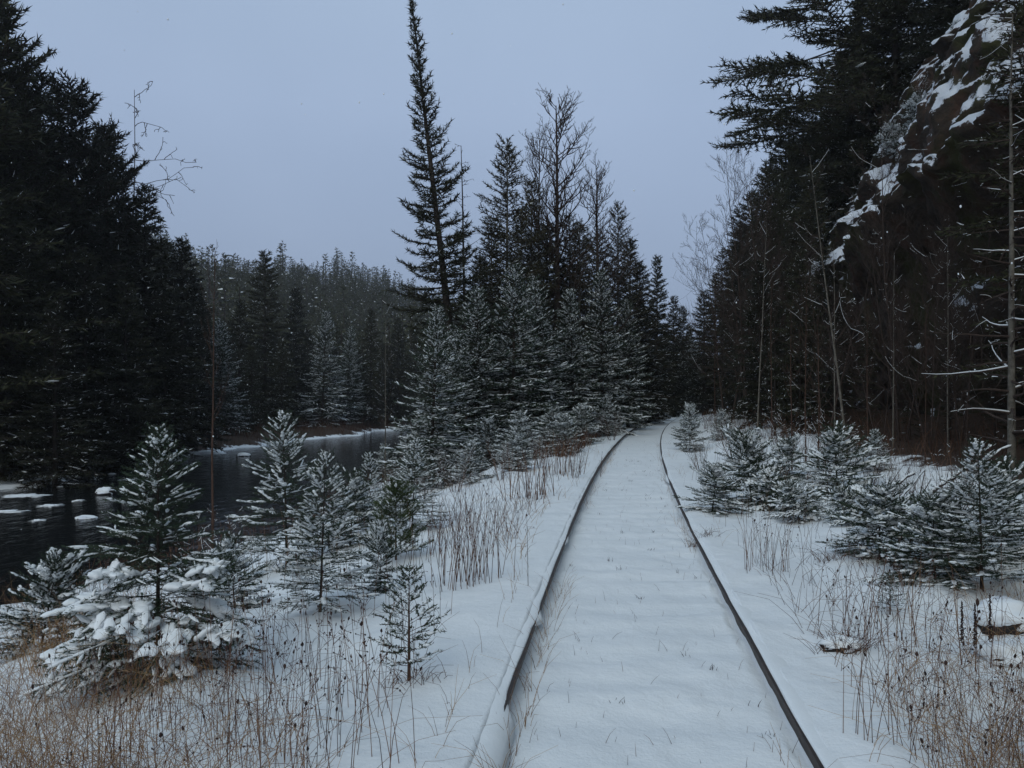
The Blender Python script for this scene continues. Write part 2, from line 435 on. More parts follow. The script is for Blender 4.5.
# ------------------------------------------------------------------ conifers
def conifer(name, seed, H, R, z0=.06, nb=90, npts=5, prof=.9, elev=(45, -8), droop=.15, up=.12, tw_sp=.16, tw_len=.55, tw_ang=(40, 62), tw_start=.2,
            sub=False, dens=60, ln=.05, w=.012, frost=.05, snow=.3, snow_r=.03, snow_low=1.0, needle='needle', bark_='bark', r0=None, flat=.35,
            wob=.02, lrand=(.65, 1.15), gaps=0.0, tip=.12, rings=5, k=6, dead=0.0, nmin=3, only_outer=0.0, tk=7, in_crown=False, pads=0, pad_r=.06, pad_z=.4, bsnow=None, br_mul=1.0, pad_lo=0.0, pad_az=None):
    rng = np.random.default_rng(seed)
    r0 = r0 or H * .011
    root = empty(name)
    # trunk
    zt = np.linspace(0, 1, 14)
    wx = wob * H * .3 * np.cumsum(rng.normal(size=14)) / 14 * zt; wy = wob * H * .3 * np.cumsum(rng.normal(size=14)) / 14 * zt
    TP = np.stack([wx, wy, zt * H], -1); TP[0, 2] = -.12
    tr = MB(); tubes(tr, TP[None], (r0 * (1 - zt) ** .85 + r0 * .06 + r0 * .5 * np.exp(-zt * 25))[None], tk)
    tr.build('trunk', [M[bark_]], root, smooth=True)
    cr = MB(); sw = cr if in_crown else MB(); smat = 2 if in_crown else 0
    u = (np.arange(nb) + rng.random(nb) * .9) / nb
    zf = z0 + (1 - z0) * u ** .92 * .985
    az = np.arange(nb) * 2.39996 + rng.normal(size=nb) * .35
    f = 1 - zf
    shape = np.clip(f + .015, 0, 1) ** prof / (1 - z0) ** prof
    low = sstep(z0 - .02, z0 + .12, zf) * .35 + .65
    L = R * shape * low * rng.uniform(*lrand, nb) + R * .04
    if gaps:
        L *= np.where(rng.random(nb) < gaps, rng.uniform(.3, .6, nb), 1)
    e = np.radians(elev[1] + (elev[0] - elev[1]) * zf ** 1.6 + rng.normal(size=nb) * 6)
    t = np.linspace(0, 1, npts)
    zb = zf * H
    bx = np.interp(zf, zt, wx); by = np.interp(zf, zt, wy)
    dirh = np.stack([np.cos(az), np.sin(az)], -1)
    bend = rng.normal(size=nb) * .12
    perp = np.stack([-np.sin(az), np.cos(az)], -1)
    P = np.zeros((nb, npts, 3))
    rad = L[:, None] * t * np.cos(e)[:, None]
    P[..., 0] = bx[:, None] + dirh[:, None, 0] * rad + perp[:, None, 0] * (bend * L)[:, None] * t ** 2
    P[..., 1] = by[:, None] + dirh[:, None, 1] * rad + perp[:, None, 1] * (bend * L)[:, None] * t ** 2
    dr = droop * (.4 + f * .9)
    P[..., 2] = zb[:, None] + L[:, None] * (t * np.sin(e)[:, None] - dr[:, None] * t ** 1.6 + up * t ** 3)
    lowz = P[..., 2].min(1); lift = np.maximum(0, .05 - lowz)
    P[..., 2] += (lift[:, None]) * t
    br = (r0 * .20 * (L / max(L.max(), .01)) ** .7 + r0 * .02)[:, None] * (1 - .85 * t)
    tubes(cr, P, br, 4, 0)
    alive = rng.random(nb) >= dead * sstep(.75, .1, zf)
    # twigs
    A0 = []; A1 = []; own = []; tl = []
    for i in range(nb):
        if not alive[i]: continue
        n = max(2, int(L[i] / tw_sp))
        tt = np.sort(tw_start + (1 - tw_start) * (np.arange(n) + rng.random(n)) / n)
        pts = np.stack([np.interp(tt, t, P[i, :, c]) for c in range(3)], -1)
        dv = np.stack([np.interp(np.minimum(tt + .05, 1), t, P[i, :, c]) - np.interp(np.minimum(tt + .05, 1) - .1, t, P[i, :, c]) for c in range(3)], -1)
        dv = norm(dv)
        sg = np.where(np.arange(n) % 2, 1, -1) * np.radians(rng.uniform(*tw_ang, n))
        c, s_ = np.cos(sg), np.sin(sg)
        d = np.stack([dv[:, 0] * c - dv[:, 1] * s_, dv[:, 0] * s_ + dv[:, 1] * c, dv[:, 2] + rng.normal(size=n) * .12 - .05], -1)
        ll = (L[i] * tw_len * (1.05 - tt) * rng.uniform(.7, 1.2, n)) + tip * rng.uniform(.6, 1.2, n)
        A0.append(pts); A1.append(pts + norm(d) * ll[:, None]); own.append(np.full(n, i)); tl.append(tt)
    A0 = np.concatenate(A0); A1 = np.concatenate(A1); own = np.concatenate(own)
    if sub:
        B0 = []; B1 = []; ow = []
        Lt = np.linalg.norm(A1 - A0, axis=1)
        for i in np.where(Lt > tip * 1.6)[0]:
            n = max(2, int(Lt[i] / (tw_sp * .8)))
            tt = .25 + .7 * (np.arange(n) + rng.random(n)) / n
            pts = A0[i] + (A1[i] - A0[i]) * tt[:, None]
            dv = norm(A1[i] - A0[i])
            sg = np.where(np.arange(n) % 2, 1, -1) * np.radians(rng.uniform(*tw_ang, n))
            c, s_ = np.cos(sg), np.sin(sg)
            d = np.stack([dv[0] * c - dv[1] * s_, dv[0] * s_ + dv[1] * c, np.full(n, dv[2]) + rng.normal(size=n) * .15], -1)
            ll = Lt[i] * .45 * (1.05 - tt) + tip * rng.uniform(.5, 1, n)
            B0.append(pts); B1.append(pts + norm(d) * ll[:, None]); ow.append(np.full(n, own[i]))
        if B0:
            A0 = np.concatenate([A0] + B0); A1 = np.concatenate([A1] + B1); own = np.concatenate([own] + ow)
    tubes(cr, np.stack([A0, A1], 1), np.stack([np.full(len(A0), w * .5 + r0 * .012), np.full(len(A0), w * .25)], 1), 3, 0)
    S0, S1 = A0, A1
    # needles also along outer half of branches and leader
    al = np.where(alive)[0]
    k0 = int(npts * (.35 + only_outer * .4))
    Q0 = P[al][:, k0:-1].reshape(-1, 3); Q1 = P[al][:, k0 + 1:].reshape(-1, 3)
    top0 = TP[-3:-1]; top1 = TP[-2:]
    N0 = np.concatenate([A0, Q0, top0]); N1 = np.concatenate([A1, Q1, top1])
    needles(cr, rng, N0, N1, dens, ln, w, 1, frost=frost, frost_mat=2, flat=flat, nmin=nmin)
        # snow
    if snow > 0:
        zz = zf[own]
        pr = snow * (.6 + .6 * snow_low * (1 - zz))
        pick = (rng.random(len(S0)) < pr) & ((zz > pad_lo * .8) | (rng.random(len(S0)) < .3))
        rr_ = snow_r * rng.uniform(.55, 1.25, pick.sum()) * (.6 + .7 * snow_low * (1 - zz[pick]))
        a = S0[pick] + (S1 - S0)[pick] * rng.uniform(0, .25, (pick.sum(), 1)); b = S0[pick] + (S1 - S0)[pick] * rng.uniform(.8, 1.02, (pick.sum(), 1))
        blobs(sw, rng, a, b, rr_, rings=rings, k=k, mat=smat)
        pb = rng.random(len(Q0)) < (snow * .9 if bsnow is None else bsnow)
        zq = np.repeat(zf[al], npts - 1 - k0)
        if pb.sum():
            blobs(sw, rng, Q0[pb], Q0[pb] + (Q1 - Q0)[pb] * 1.15, (br_mul * snow_r * rng.uniform(.7, 1.3, len(Q0)) * (.7 + .7 * snow_low * (1 - zq)))[pb], rings=rings, k=k, mat=smat, flat=.65 if br_mul == 1 else .5)
        if pads:
            # heavy cushions: lumps heaped over the outer half of the low boughs
            lo = np.where((zf < pad_z) & (zf > pad_lo) & alive & ((np.cos(az - (0 if pad_az is None else radians(pad_az))) > -.15) | (pad_az is None)))[0]; lo = lo[rng.permutation(len(lo))[:pads]]
            for i in lo:
                n = int(rng.integers(12, 20))
                tt = rng.uniform(.45, 1.0, n); c0 = np.stack([np.interp(tt, t, P[i, :, c]) for c in range(3)], -1)
                c0 += np.stack([perp[i, 0] * np.ones(n), perp[i, 1] * np.ones(n), np.zeros(n)], -1) * (rng.normal(size=n) * L[i] * .13)[:, None]
                dv = norm(P[i, -1] - P[i, -3])[None] + rng.normal(size=(n, 3)) * .35; dv = norm(dv)
                ln_ = pad_r * rng.uniform(.8, 1.6, n)[:, None]
                blobs(sw, rng, c0 - dv * ln_, c0 + dv * ln_, pad_r * rng.uniform(.3, .95, n), rings=8, k=10, flat=.4, jit=.24, mat=smat)
                needles(cr, rng, c0 - dv * ln_ * 1.2, c0 + dv * ln_ * 1.4, dens * .35, ln * 1.9, w, 1, nmin=3)
        if sw.n and not in_crown: sw.build('snow_cover', [M['snow']], root, smooth=True)
    cr.build('crown', [M[bark_ if bark_ != 'bark_grey' else 'twig'], M[needle], M['snow']], root, smooth=True)
    root['H'] = H; root['R'] = R
    return root

# ------------------------------------------------------------------ bare trees
def bare_tree(name, seed, H, r0, n1=18, n2=6, n3=4, l1=.32, ang=(30, 55), start=.3, up=.5, bark_='twig', snow=0.0, wob=.04, l_ratio=.5, k=5, stems=1, spread=.25, minr=.004, down=0.0, curve=.35):
    rng = np.random.default_rng(seed)
    root = empty(name)
    tr = MB(); cr = MB(); sw = MB()
    NP = 7; t = np.linspace(0, 1, NP)
    lines = []
    def grow(p, d, L, r, lv):
        pts = [p]; dd = d.copy()
        for _ in range(NP - 1):
            dd = dd + rng.normal(size=3) * curve * .35 + np.array([0, 0, 1]) * (up if lv else 0) * .12 - np.array([0, 0, down * .1 if lv else 0])
            dd /= np.linalg.norm(dd); pts.append(pts[-1] + dd * L / (NP - 1))
        pts = np.array(pts); lines.append((lv, pts, r)); return pts
    def kids(pts, L, r, lv, n, lr, st):
        for q in range(n):
            tt = st + (1 - st) * (q + rng.random()) / n
            p = np.array([np.interp(tt, t, pts[:, c]) for c in range(3)])
            i = min(int(tt * (NP - 1)), NP - 2); d = pts[i + 1] - pts[i]; d /= np.linalg.norm(d)
            a = math.radians(rng.uniform(*ang)); z = rng.random() * 2 * math.pi
            u = np.cross(d, [0, 0, 1.0] if abs(d[2]) < .9 else [1.0, 0, 0]); u /= np.linalg.norm(u); w_ = np.cross(u, d)
            nd = math.cos(a) * d + math.sin(a) * (math.cos(z) * u + math.sin(z) * w_)
            ll = L * lr * rng.uniform(.5, 1.15) * (1.15 - .75 * (tt - st) / (1 - st))
            c = grow(p, nd, ll, max(minr, r * (1 - tt * .8) * .45), lv)
            if lv == 1 and n2: kids(c, ll, max(minr, r * .4), 2, n2, l_ratio, .2)
            if lv == 2 and n3: kids(c, ll, max(minr, r * .25), 3, n3, l_ratio, .2)
    for s_ in range(stems):
        a = s_ * 2.4 + rng.random(); hh = H * (1 if s_ == 0 else rng.uniform(.6, .95))
        tilt = 0 if stems == 1 else spread * rng.uniform(.5, 1.2)
        d0 = np.array([math.cos(a) * tilt, math.sin(a) * tilt, 1]); d0 /= np.linalg.norm(d0)
        zt = np.linspace(0, 1, NP)
        pts = np.array([0, 0, -.1]) + d0 * zt[:, None] * hh + np.cumsum(rng.normal(size=(NP, 3)) * [wob, wob, 0], 0) * hh * .25 * zt[:, None]
        if stems > 1: pts[:, :2] += np.array([math.cos(a), math.sin(a)]) * .08
        lines.append((0, pts, r0 * (1 if s_ == 0 else .75)))
        kids(pts, hh, r0, 1, n1, l1, start)
    for lv, mbx, kk in ((0, tr, 7), (1, cr, k), (2, cr, 4), (3, cr, 3)):
        g = [(p, r) for l, p, r in lines if l == lv]
        if not g: continue
        Pp = np.stack([p for p, r in g]); Rr = np.stack([np.maximum(minr * .6, r * (1 - .88 * t)) for p, r in g])
        tubes(mbx, Pp, Rr, kk)
        if snow and lv:
            d = np.abs(norm(Pp[:, -1] - Pp[:, 0])[:, 2]); ok = (d < .75) & (rng.random(len(Pp)) < snow)
            if ok.any():
                Ps = Pp[ok].copy(); Ps[..., 2] += Rr[ok] * .9
                tubes(cr, Ps, Rr[ok] * .65 + .0018, 5, 1)
    tr.build('trunk', [M[bark_]], root, smooth=True)
    cr.build('crown', [M['twig'] if bark_ == 'bark_grey' else M[bark_], M['snow']], root, smooth=True)
    root['H'] = H; root['R'] = H * l1
    return root

# ------------------------------------------------------------------ prototypes
used = set()
PROTO = {}
def proto(key, maker): PROTO[key] = maker
proto('spire', lambda: conifer('fir_tree', 11, 17, 2.0, z0=.24, nb=165, prof=1.15, elev=(60, 2), droop=.42, up=.40, tw_sp=.09, tw_len=.30, dens=34, ln=.17, w=.036, frost=.02, snow=.04, snow_r=.04, gaps=.15, wob=.0, needle='needle_dark', r0=.15, tw_start=.12, tip=.13, rings=4, k=4, flat=.1, in_crown=True))
for q in range(3):
    proto('pine%d' % q, lambda q=q: conifer('pine_tree', 21 + q, 20, 4.2, z0=.10, nb=150, prof=.5, elev=(38, 4), droop=.12, up=.16, tw_sp=.14, tw_len=.30, dens=16, ln=.34, w=.085, frost=.015, snow=.015, snow_r=.08, gaps=.25, needle='needle_dark', tw_start=.2, tip=.55, lrand=(.45, 1.2), rings=4, k=4, flat=0, only_outer=.2, nmin=7, in_crown=True))
    proto('spruce%d' % q, lambda q=q: conifer('spruce_tree', 31 + q, 16, 3.1, z0=.04, nb=180, prof=.75, elev=(40, -5), droop=.25, up=.12, tw_sp=.16, tw_len=.42, dens=20, ln=.26, w=.065, frost=.04, snow=.05, snow_r=.045, gaps=.1, needle='needle_dark', tip=.28, lrand=(.55, 1.2), rings=4, k=4, flat=.2, nmin=5, in_crown=True))
    proto('frosted%d' % q, lambda q=q: conifer('fir_tree', 41 + q, 10, 2.6, z0=.02, nb=190, prof=.75, elev=(45, 0), droop=.22, up=.15, tw_sp=.12, tw_len=.45, dens=28, ln=.15, w=.038, frost=.21, snow=.34, snow_r=.040, bsnow=.6, br_mul=1.5, needle='needle_fir', tip=.18, rings=4, k=5, flat=.35, nmin=5, lrand=(.55, 1.2)))
    proto('bush%d' % q, lambda q=q: conifer('young_fir', 51 + q, 3.0, 1.5, z0=.0, nb=130, prof=.6, elev=(50, 5), droop=.18, up=.12, tw_sp=.07, tw_len=.5, dens=80, ln=.06, w=.016, frost=.17, snow=.40, snow_r=.032, pads=34, pad_r=.075, pad_z=.95, needle='needle_fir', tip=.10, rings=4, k=6, flat=.3, nmin=5, bark_='bark', lrand=(.5, 1.2)))
    proto('sapling%d' % q, lambda q=q: conifer('spruce_sapling', 61 + q, 1.9, .78, z0=.05, nb=92, prof=.75, elev=(50, 6), droop=.14, up=.10, tw_sp=.042, tw_len=.50, dens=230, ln=.028, w=.0065, frost=.05, snow=.20, snow_r=.012, snow_low=1.0, bsnow=.85, br_mul=1.9, pads=5, pad_r=.03, pad_z=.5, needle='needle_fir', tip=.06, rings=6, k=6, flat=.3, nmin=8, r0=.016, npts=6))
    proto('shrub%d' % q, lambda q=q: conifer('spruce_shrub', 71 + q, 1.3, .85, z0=.0, nb=100, prof=.42, elev=(58, 4), droop=.14, up=.06, tw_sp=.045, tw_len=.45, dens=220, ln=.032, w=.009, frost=.02, snow=.14, snow_r=.02, bsnow=.5, br_mul=1.4, pads=34, pad_r=.052, pad_z=.95, needle='needle', tip=.07, rings=6, k=7, flat=.1, nmin=8, r0=.018, npts=6, lrand=(.35, 1.3), gaps=.3))
    proto('deadspruce%d' % q, lambda q=q: conifer('spruce_tree', 81 + q, 15, 2.2, z0=.03, nb=240, prof=.5, elev=(35, -6), droop=.15, up=.05, tw_sp=.16, tw_len=.45, dens=22, ln=.18, w=.045, frost=.015, snow=.03, snow_r=.025, needle='needle_dark', tip=.22, rings=4, k=4, dead=.8, lrand=(.3, 1.2), flat=.2, r0=.12, in_crown=True))
for q in range(2):
    proto('olive%d' % q, lambda q=q: conifer('spruce_tree', 131 + q, 15, 2.9, z0=.05, nb=250, prof=.62, elev=(40, 0), droop=.22, up=.15, tw_sp=.17, tw_len=.38, dens=20, ln=.18, w=.042, frost=.03, snow=.08, snow_r=.03, gaps=.2, needle='needle_olive', bark_='bark_grey', tip=.2, lrand=(.4, 1.25), rings=4, k=4, flat=.1, r0=.14, nmin=5, in_crown=True))
proto('bigpine', lambda: conifer('pine_tree', 29, 26, 8.0, z0=.10, nb=160, prof=.35, elev=(25, 0), droop=.10, up=.10, tw_sp=.22, tw_len=.24, dens=20, ln=.30, w=.07, frost=.006, snow=.02, snow_r=.08, gaps=.35, needle='needle_dark', tw_start=.42, tip=.7, lrand=(.45, 1.15), rings=4, k=4, flat=0, only_outer=.5, nmin=9, in_crown=True))
proto('laden', lambda: conifer('snow_laden_spruce', 91, 2.05, 1.08, z0=.03, nb=140, prof=.9, elev=(50, 0), droop=.26, up=.04, tw_sp=.042, tw_len=.46, dens=230, ln=.029, w=.0065, frost=.04, snow=.16, snow_r=.013, snow_low=.6, bsnow=.6, br_mul=1.7, pads=14, pad_r=.08, pad_z=.44, pad_lo=.15, pad_az=-85, needle='needle_fir', tip=.06, rings=6, k=8, flat=.3, nmin=8, r0=.022, npts=6))
proto('tiny', lambda: conifer('spruce_seedling', 95, .62, .24, z0=.12, nb=44, prof=.55, elev=(46, 12), droop=.05, up=.05, tw_sp=.05, tw_len=.35, dens=360, ln=.017, w=.006, frost=.03, snow=.5, snow_r=.007, needle='needle', tip=.04, rings=5, k=6, flat=.2, nmin=12, r0=.009, npts=6, bark_='bark_red'))
proto('youngpine', lambda: conifer('young_pine', 97, 1.25, .6, z0=.03, nb=64, prof=.45, elev=(60, 25), droop=.05, up=.12, tw_sp=.06, tw_len=.4, dens=200, ln=.06, w=.009, frost=.03, snow=.25, snow_r=.024, needle='needle_pine', tip=.07, rings=5, k=6, flat=0, nmin=10, r0=.015, npts=6))
proto('larch', lambda: bare_tree('bare_larch', 101, 16, .16, n1=74, n2=9, n3=4, l1=.24, ang=(35, 60), start=.25, up=1.1, bark_='twig', minr=.008, l_ratio=.36, wob=.006, curve=.2))
proto('snag', lambda: bare_tree('dead_tree', 103, 13, .10, n1=40, n2=2, n3=0, l1=.09, ang=(65, 95), start=.2, up=.2, bark_='twig', minr=.010, wob=.01, curve=.35))
proto('whip', lambda: bare_tree('bare_sapling', 105, 6, .035, n1=12, n2=3, n3=0, l1=.16, ang=(25, 45), start=.4, up=.6, bark_='bark_red', minr=.005, wob=.02, curve=.25))
proto('pole', lambda: bare_tree('bare_tree', 106, 8, .055, n1=16, n2=4, n3=2, l1=.22, ang=(35, 65), start=.3, up=.4, bark_='bark_grey', minr=.005, wob=.03, snow=.2))
proto('twiggy0', lambda: bare_tree('bare_tree', 107, 8, .036, n1=26, n2=8, n3=5, l1=.33, ang=(25, 50), start=.2, up=.7, bark_='twig', minr=.004, wob=.03, stems=3, spread=.16, snow=.03))
proto('twiggy1', lambda: bare_tree('bare_tree', 108, 7, .034, n1=24, n2=8, n3=5, l1=.36, ang=(30, 60), start=.15, up=.5, bark_='twig', minr=.004, wob=.04, stems=2, spread=.2, snow=.04))
proto('brush0', lambda: bare_tree('bare_shrub', 109, 1.6, .012, n1=9, n2=4, n3=2, l1=.4, ang=(25, 50), start=.15, up=.5, bark_='bark_red', minr=.0028, wob=.05, stems=7, spread=.35, snow=.5))
proto('crooked', lambda: bare_tree('bare_tree', 111, 12, .06, n1=14, n2=4, n3=2, l1=.30, ang=(45, 80), start=.35, up=.1, bark_='twig', minr=.014, wob=.05, down=.6, curve=.95))
proto('fore', lambda: bare_tree('dead_spruce', 113, 9, .085, n1=80, n2=4, n3=2, l1=.17, ang=(70, 100), start=.06, up=.05, bark_='bark_grey', minr=.003, wob=.012, snow=.35, down=.15, curve=.3, l_ratio=.42))

made = {}
def plant(key, px, d, top=None, h=None, wide=1.0, base=None, label='', cat='tree', group=None, rz=None, lean=(0, 0), sink=0.0, z=None, name=None):
    """a plant whose foot stands where column px is seen at depth d (or where (px, base) meets the ground); top = picture row of its tip"""
    if key not in made: made[key] = PROTO[key](); o = made[key]
    else: o = copy_tree(made[key])
    if base is not None: x, d = hit(px, base)
    else: x = (px - 512) / F * d
    zg = float(ground(x, d)) if z is None else z
    if h is None: h = EYE + (HZ - top) * d / F - zg
    sc = h / o['H']
    o.location = (x, d, zg - .02 - sink)
    o.scale = (sc * wide, sc * wide, sc)
    if lean == (0, 0) and key[:-1] in ('shrub', 'sapling', 'bush', 'brush', 'frosted'):
        q_ = 7 if key[:-1] in ('shrub', 'brush') else 3.5
        lean = (q_ * math.sin(px * 12.9 + d * 3.1), q_ * math.sin(px * 7.7 + d * 5.3))
    o.rotation_euler = (radians(lean[0]), radians(lean[1]), radians((px * 37 + d * 91) % 360 if rz is None else rz))
    o['label'] = label; o['category'] = cat
    if group: o['group'] = group
    elif 'group' in o: del o['group']
    if name: o.name = name
    return o

# --- across the river: the dark stand at the left edge
G = 'tall dark conifers across the river'
plant('pine0', -2, 38, 0, label='tallest dark pine at the left picture edge across the river', group=G, wide=.95)
plant('pine1', 72, 42, 86, label='broad dark pine with a ragged top, second highest of the left stand', group=G, wide=1.05)
plant('pine2', 38, 40, 78, label='dark pine between the tallest pine and the broad ragged one', group=G)
plant('pine0', 108, 45, 128, label='dark pine whose shelving branches end at the bare crooked twigs', group=G, rz=140)
plant('spruce0', 146, 46, 186, label='pointed dark spruce on the right shoulder of the left stand', group=G, wide=1.25)
plant('spruce1', 182, 50, 238, label='lower dark spruce ending the left stand towards the far hill', group=G, wide=1.2)
for px, d, top, k in ((-50, 34, -20, 'pine2'), (15, 46, 110, 'spruce2'), (60, 50, 150, 'spruce0'), (100, 52, 170, 'spruce1'), (130, 54, 215, 'spruce2'), (165, 56, 240, 'spruce0'), (-20, 48, 60, 'spruce1'), (30, 36, 230, 'spruce2'), (85, 38, 250, 'spruce1'), (125, 41, 280, 'spruce0'), (165, 45, 300, 'spruce2'), (0, 34, 190, 'spruce0'), (55, 33, 300, 'spruce1'), (192, 60, 275, 'spruce1')):
    plant(k, px, d, top, label='dark spruce crowded into the shaded stand across the river at left', group='crowded spruces of the left stand', wide=1.3)
plant('crooked', 116, 47, 84, label='bare tree with crooked drooping twigs against the sky beside the left stand', rz=20, lean=(0, 3), wide=.9)
# --- further along the far bank
G = 'conifers along the far river bank'
plant('spruce0', 265, 76, 251, label='tall spire shaped spruce standing highest beyond the river bend', group=G, wide=1.2)
plant('spruce2', 240, 72, 300, label='spruce just left of the highest one beyond the river bend', group=G, wide=1.2)
plant('frosted1', 222, 62, 318, label='frost dusted fir behind the thin bare sapling across the river', group=G, wide=1.1)
plant('spruce1', 296, 80, 288, label='dark spruce just right of the highest one beyond the river bend', group=G)
plant('frosted0', 322, 78, 310, label='pale frosted fir in the middle of the far bank', group=G)
plant('frosted2', 346, 84, 326, label='pale frosted fir right of the middle of the far bank', group=G)
plant('spruce2', 371, 86, 308, label='dark spruce on the far bank beside the thin birch', group=G)
plant('spruce0', 398, 90, 318, label='dark spruce on the far bank half hidden by the near frosted fir', group=G)
for px, d, top, k in ((205, 66, 310, 'spruce1'), (252, 68, 345, 'spruce0'), (282, 72, 340, 'spruce2'), (308, 86, 330, 'spruce0'), (335, 90, 345, 'spruce1'), (358, 92, 350, 'spruce0'), (384, 96, 345, 'spruce1'), (232, 78, 320, 'spruce1'), (415, 98, 330, 'spruce2'), (275, 90, 325, 'spruce1'), (200, 76, 285, 'spruce2'), (340, 100, 335, 'spruce2')):
    plant(k, px, d, top, label='small dark conifer packed among others along the far river bank', group='packed conifers of the far bank', wide=1.25)
plant('whip', 213, 17, 246, label='thin leafless sapling with dark stem rising in front of the river', wide=.8)
plant('pole', 385, 24, 300, label='slender pale stemmed bare sapling at the river edge beside the frosted fir', rz=70, wide=.55)

# --- middle stand between river and track
plant('spire', 466, 30, -8, label='tall leaning spire of a fir reaching the top of the picture', rz=0, wide=1.12, lean=(0, -6.6))
plant('snag', 466, 31, 142, label='thin dead tree close beside the leaning spire', wide=1.01)
G = 'dark conifers of the middle stand'
plant('olive0', 507, 34, 138, label='spruce with bare tip left of the bare larch in the middle stand', group=G, wide=0.95)
plant('olive1', 532, 37, 180, label='dark spruce half hidden between the bare tipped spruce and the larch', group=G, wide=1.01)
plant('larch', 558, 38, 102, label='tall leafless larch with fine upswept branches crowning the middle stand', wide=1.35)
plant('larch', 538, 40, 138, label='smaller leafless larch just left of the tall one', rz=200, wide=0.78)
plant('larch', 598, 42, 172, label='leafless tree with spreading twigs right of the tall larch', rz=100, wide=1.3)
plant('olive0', 580, 39, 222, label='dark spruce below the right side of the tall larch', group=G, wide=1.23)
plant('olive1', 618, 44, 203, label='dark dense conifer at the right end of the middle stand', group=G, wide=0.84)
plant('olive0', 640, 50, 262, label='shorter dark conifer between the dense one and the slim spires', group=G, wide=1.34)
plant('spruce2', 657, 58, 255, label='slim pointed spruce rising beside the bend of the track', group=G, wide=0.84)
plant('spruce0', 674, 68, 296, label='first small pointed spruce beyond the bend of the track', group=G, wide=1.01)
plant('spruce1', 683, 72, 306, label='second small pointed spruce beyond the bend, lower than its neighbour', group=G, wide=1.01)
G = 'frosted firs along the middle stand'
plant('frosted0', 430, 23, 306, label='bushy frosted fir at the river end of the middle stand', group=G, wide=1.12)
plant('frosted1', 478, 27, 286, label='frosted fir under the leaning spire', group=G, wide=1.18)
plant('frosted2', 455, 26, 330, label='lower frosted fir between the bushy one and the leaning spire', group=G, wide=1.23)
plant('frosted0', 512, 28, 262, label='frosted fir in front of the bare tipped spruce', group=G, rz=50, wide=1.12)
plant('frosted2', 545, 30, 275, label='frosted fir in front of the tall larch', group=G, rz=90)
plant('frosted1', 575, 32, 290, label='frosted fir right of the larch, near the track', group=G, rz=10)
plant('frosted0', 602, 36, 272, label='darker frosted fir near the track bend', group=G, rz=200, wide=1.01)
plant('frosted2', 628, 42, 300, label='last frosted fir before the track bend', group=G, rz=300)
plant('frosted1', 648, 52, 330, label='small frosted fir at the outside of the track bend', group=G)
plant('frosted2', 668, 75, 340, label='pale fir closing the view at the end of the track', group=G, rz=33, wide=1.34)
plant('frosted0', 690, 78, 335, label='pale fir at the end of the track, right of its twin', group=G, rz=133, wide=1.34)
for px, d, top, k in ((495, 35, 300, 'spruce0'), (525, 33, 330, 'spruce2'), (560, 36, 330, 'spruce1'), (590, 42, 320, 'spruce2'), (440, 34, 345, 'spruce1'), (470, 36, 350, 'spruce0'), (612, 48, 330, 'spruce0'), (635, 56, 320, 'spruce2'), (655, 66, 310, 'spruce0'), (640, 70, 300, 'spruce1'), (665, 84, 330, 'spruce2'), (680, 95, 335, 'spruce1'), (700, 90, 330, 'spruce0'), (690, 110, 325, 'spruce2'), (672, 115, 330, 'spruce1')):
    plant(k, px, d, top, label='dark spruce filling the gaps inside the middle stand', group='inner spruces of the middle stand', wide=1.29)

for px, d, top, k in ((492, 33, 218, 'olive1'), (522, 36, 225, 'olive1'), (547, 39, 222, 'spruce1'), (570, 40, 215, 'olive1'), (598, 43, 232, 'olive0'), (630, 50, 238, 'spruce2'), (480, 35, 255, 'spruce1')):
    plant(k, px, d, top, label='dark spruce massed behind the frosted firs of the middle stand', group='massed spruces of the middle stand', wide=1.2)
# low snowy young firs in front of the middle stand
G = 'snowy young firs beside the track'
for key, px, base, top, wd, lab in (
    ('bush0', 412, 487, 436, 1.1, 'low snowy young fir near the river end of the thicket'),
    ('bush1', 452, 478, 432, 1.2, 'broad snowy young fir in the thicket below the leaning spire'),
    ('bush2', 490, 468, 418, 1.1, 'snowy young fir left of the thicket centre'),
    ('bush0', 520, 462, 412, 1.2, 'frosty young fir in the centre of the thicket'),
    ('bush1', 552, 452, 408, 1.2, 'snowy young fir right of the thicket centre'),
    ('bush2', 580, 446, 404, 1.1, 'small snowy fir nearer the track at the thicket end'),
    ('bush0', 606, 436, 396, 1.0, 'last small snowy fir of the thicket towards the bend'),
    ('bush1', 430, 470, 410, 1.0, 'snowy fir in the back row of the thicket at its river end'),
    ('bush2', 470, 455, 405, 1.1, 'snowy fir in the back row behind the broad one'),
    ('bush0', 508, 448, 398, 1.1, 'snowy fir in the back row at the thicket centre'),
    ('bush1', 540, 441, 392, 1.0, 'snowy fir in the back row below the larch'),
    ('bush0', 385, 480, 445, 1.0, 'low frosty fir by the water at the river end of the thicket'),
    ('bush2', 470, 482, 440, 1.2, 'front row frosty fir between the two broad ones'),
    ('bush1', 515, 470, 428, 1.1, 'front row frosty fir spilling towards the left rail'),
    ('bush0', 566, 455, 415, 1.1, 'low frosty fir in front of the right thicket end'),
    ('bush2', 440, 488, 450, 1.0, 'small frosty fir in the very front of the thicket')):
    plant(key, px, 0, top, base=base, wide=wd, label=lab, cat='young fir', group=G)

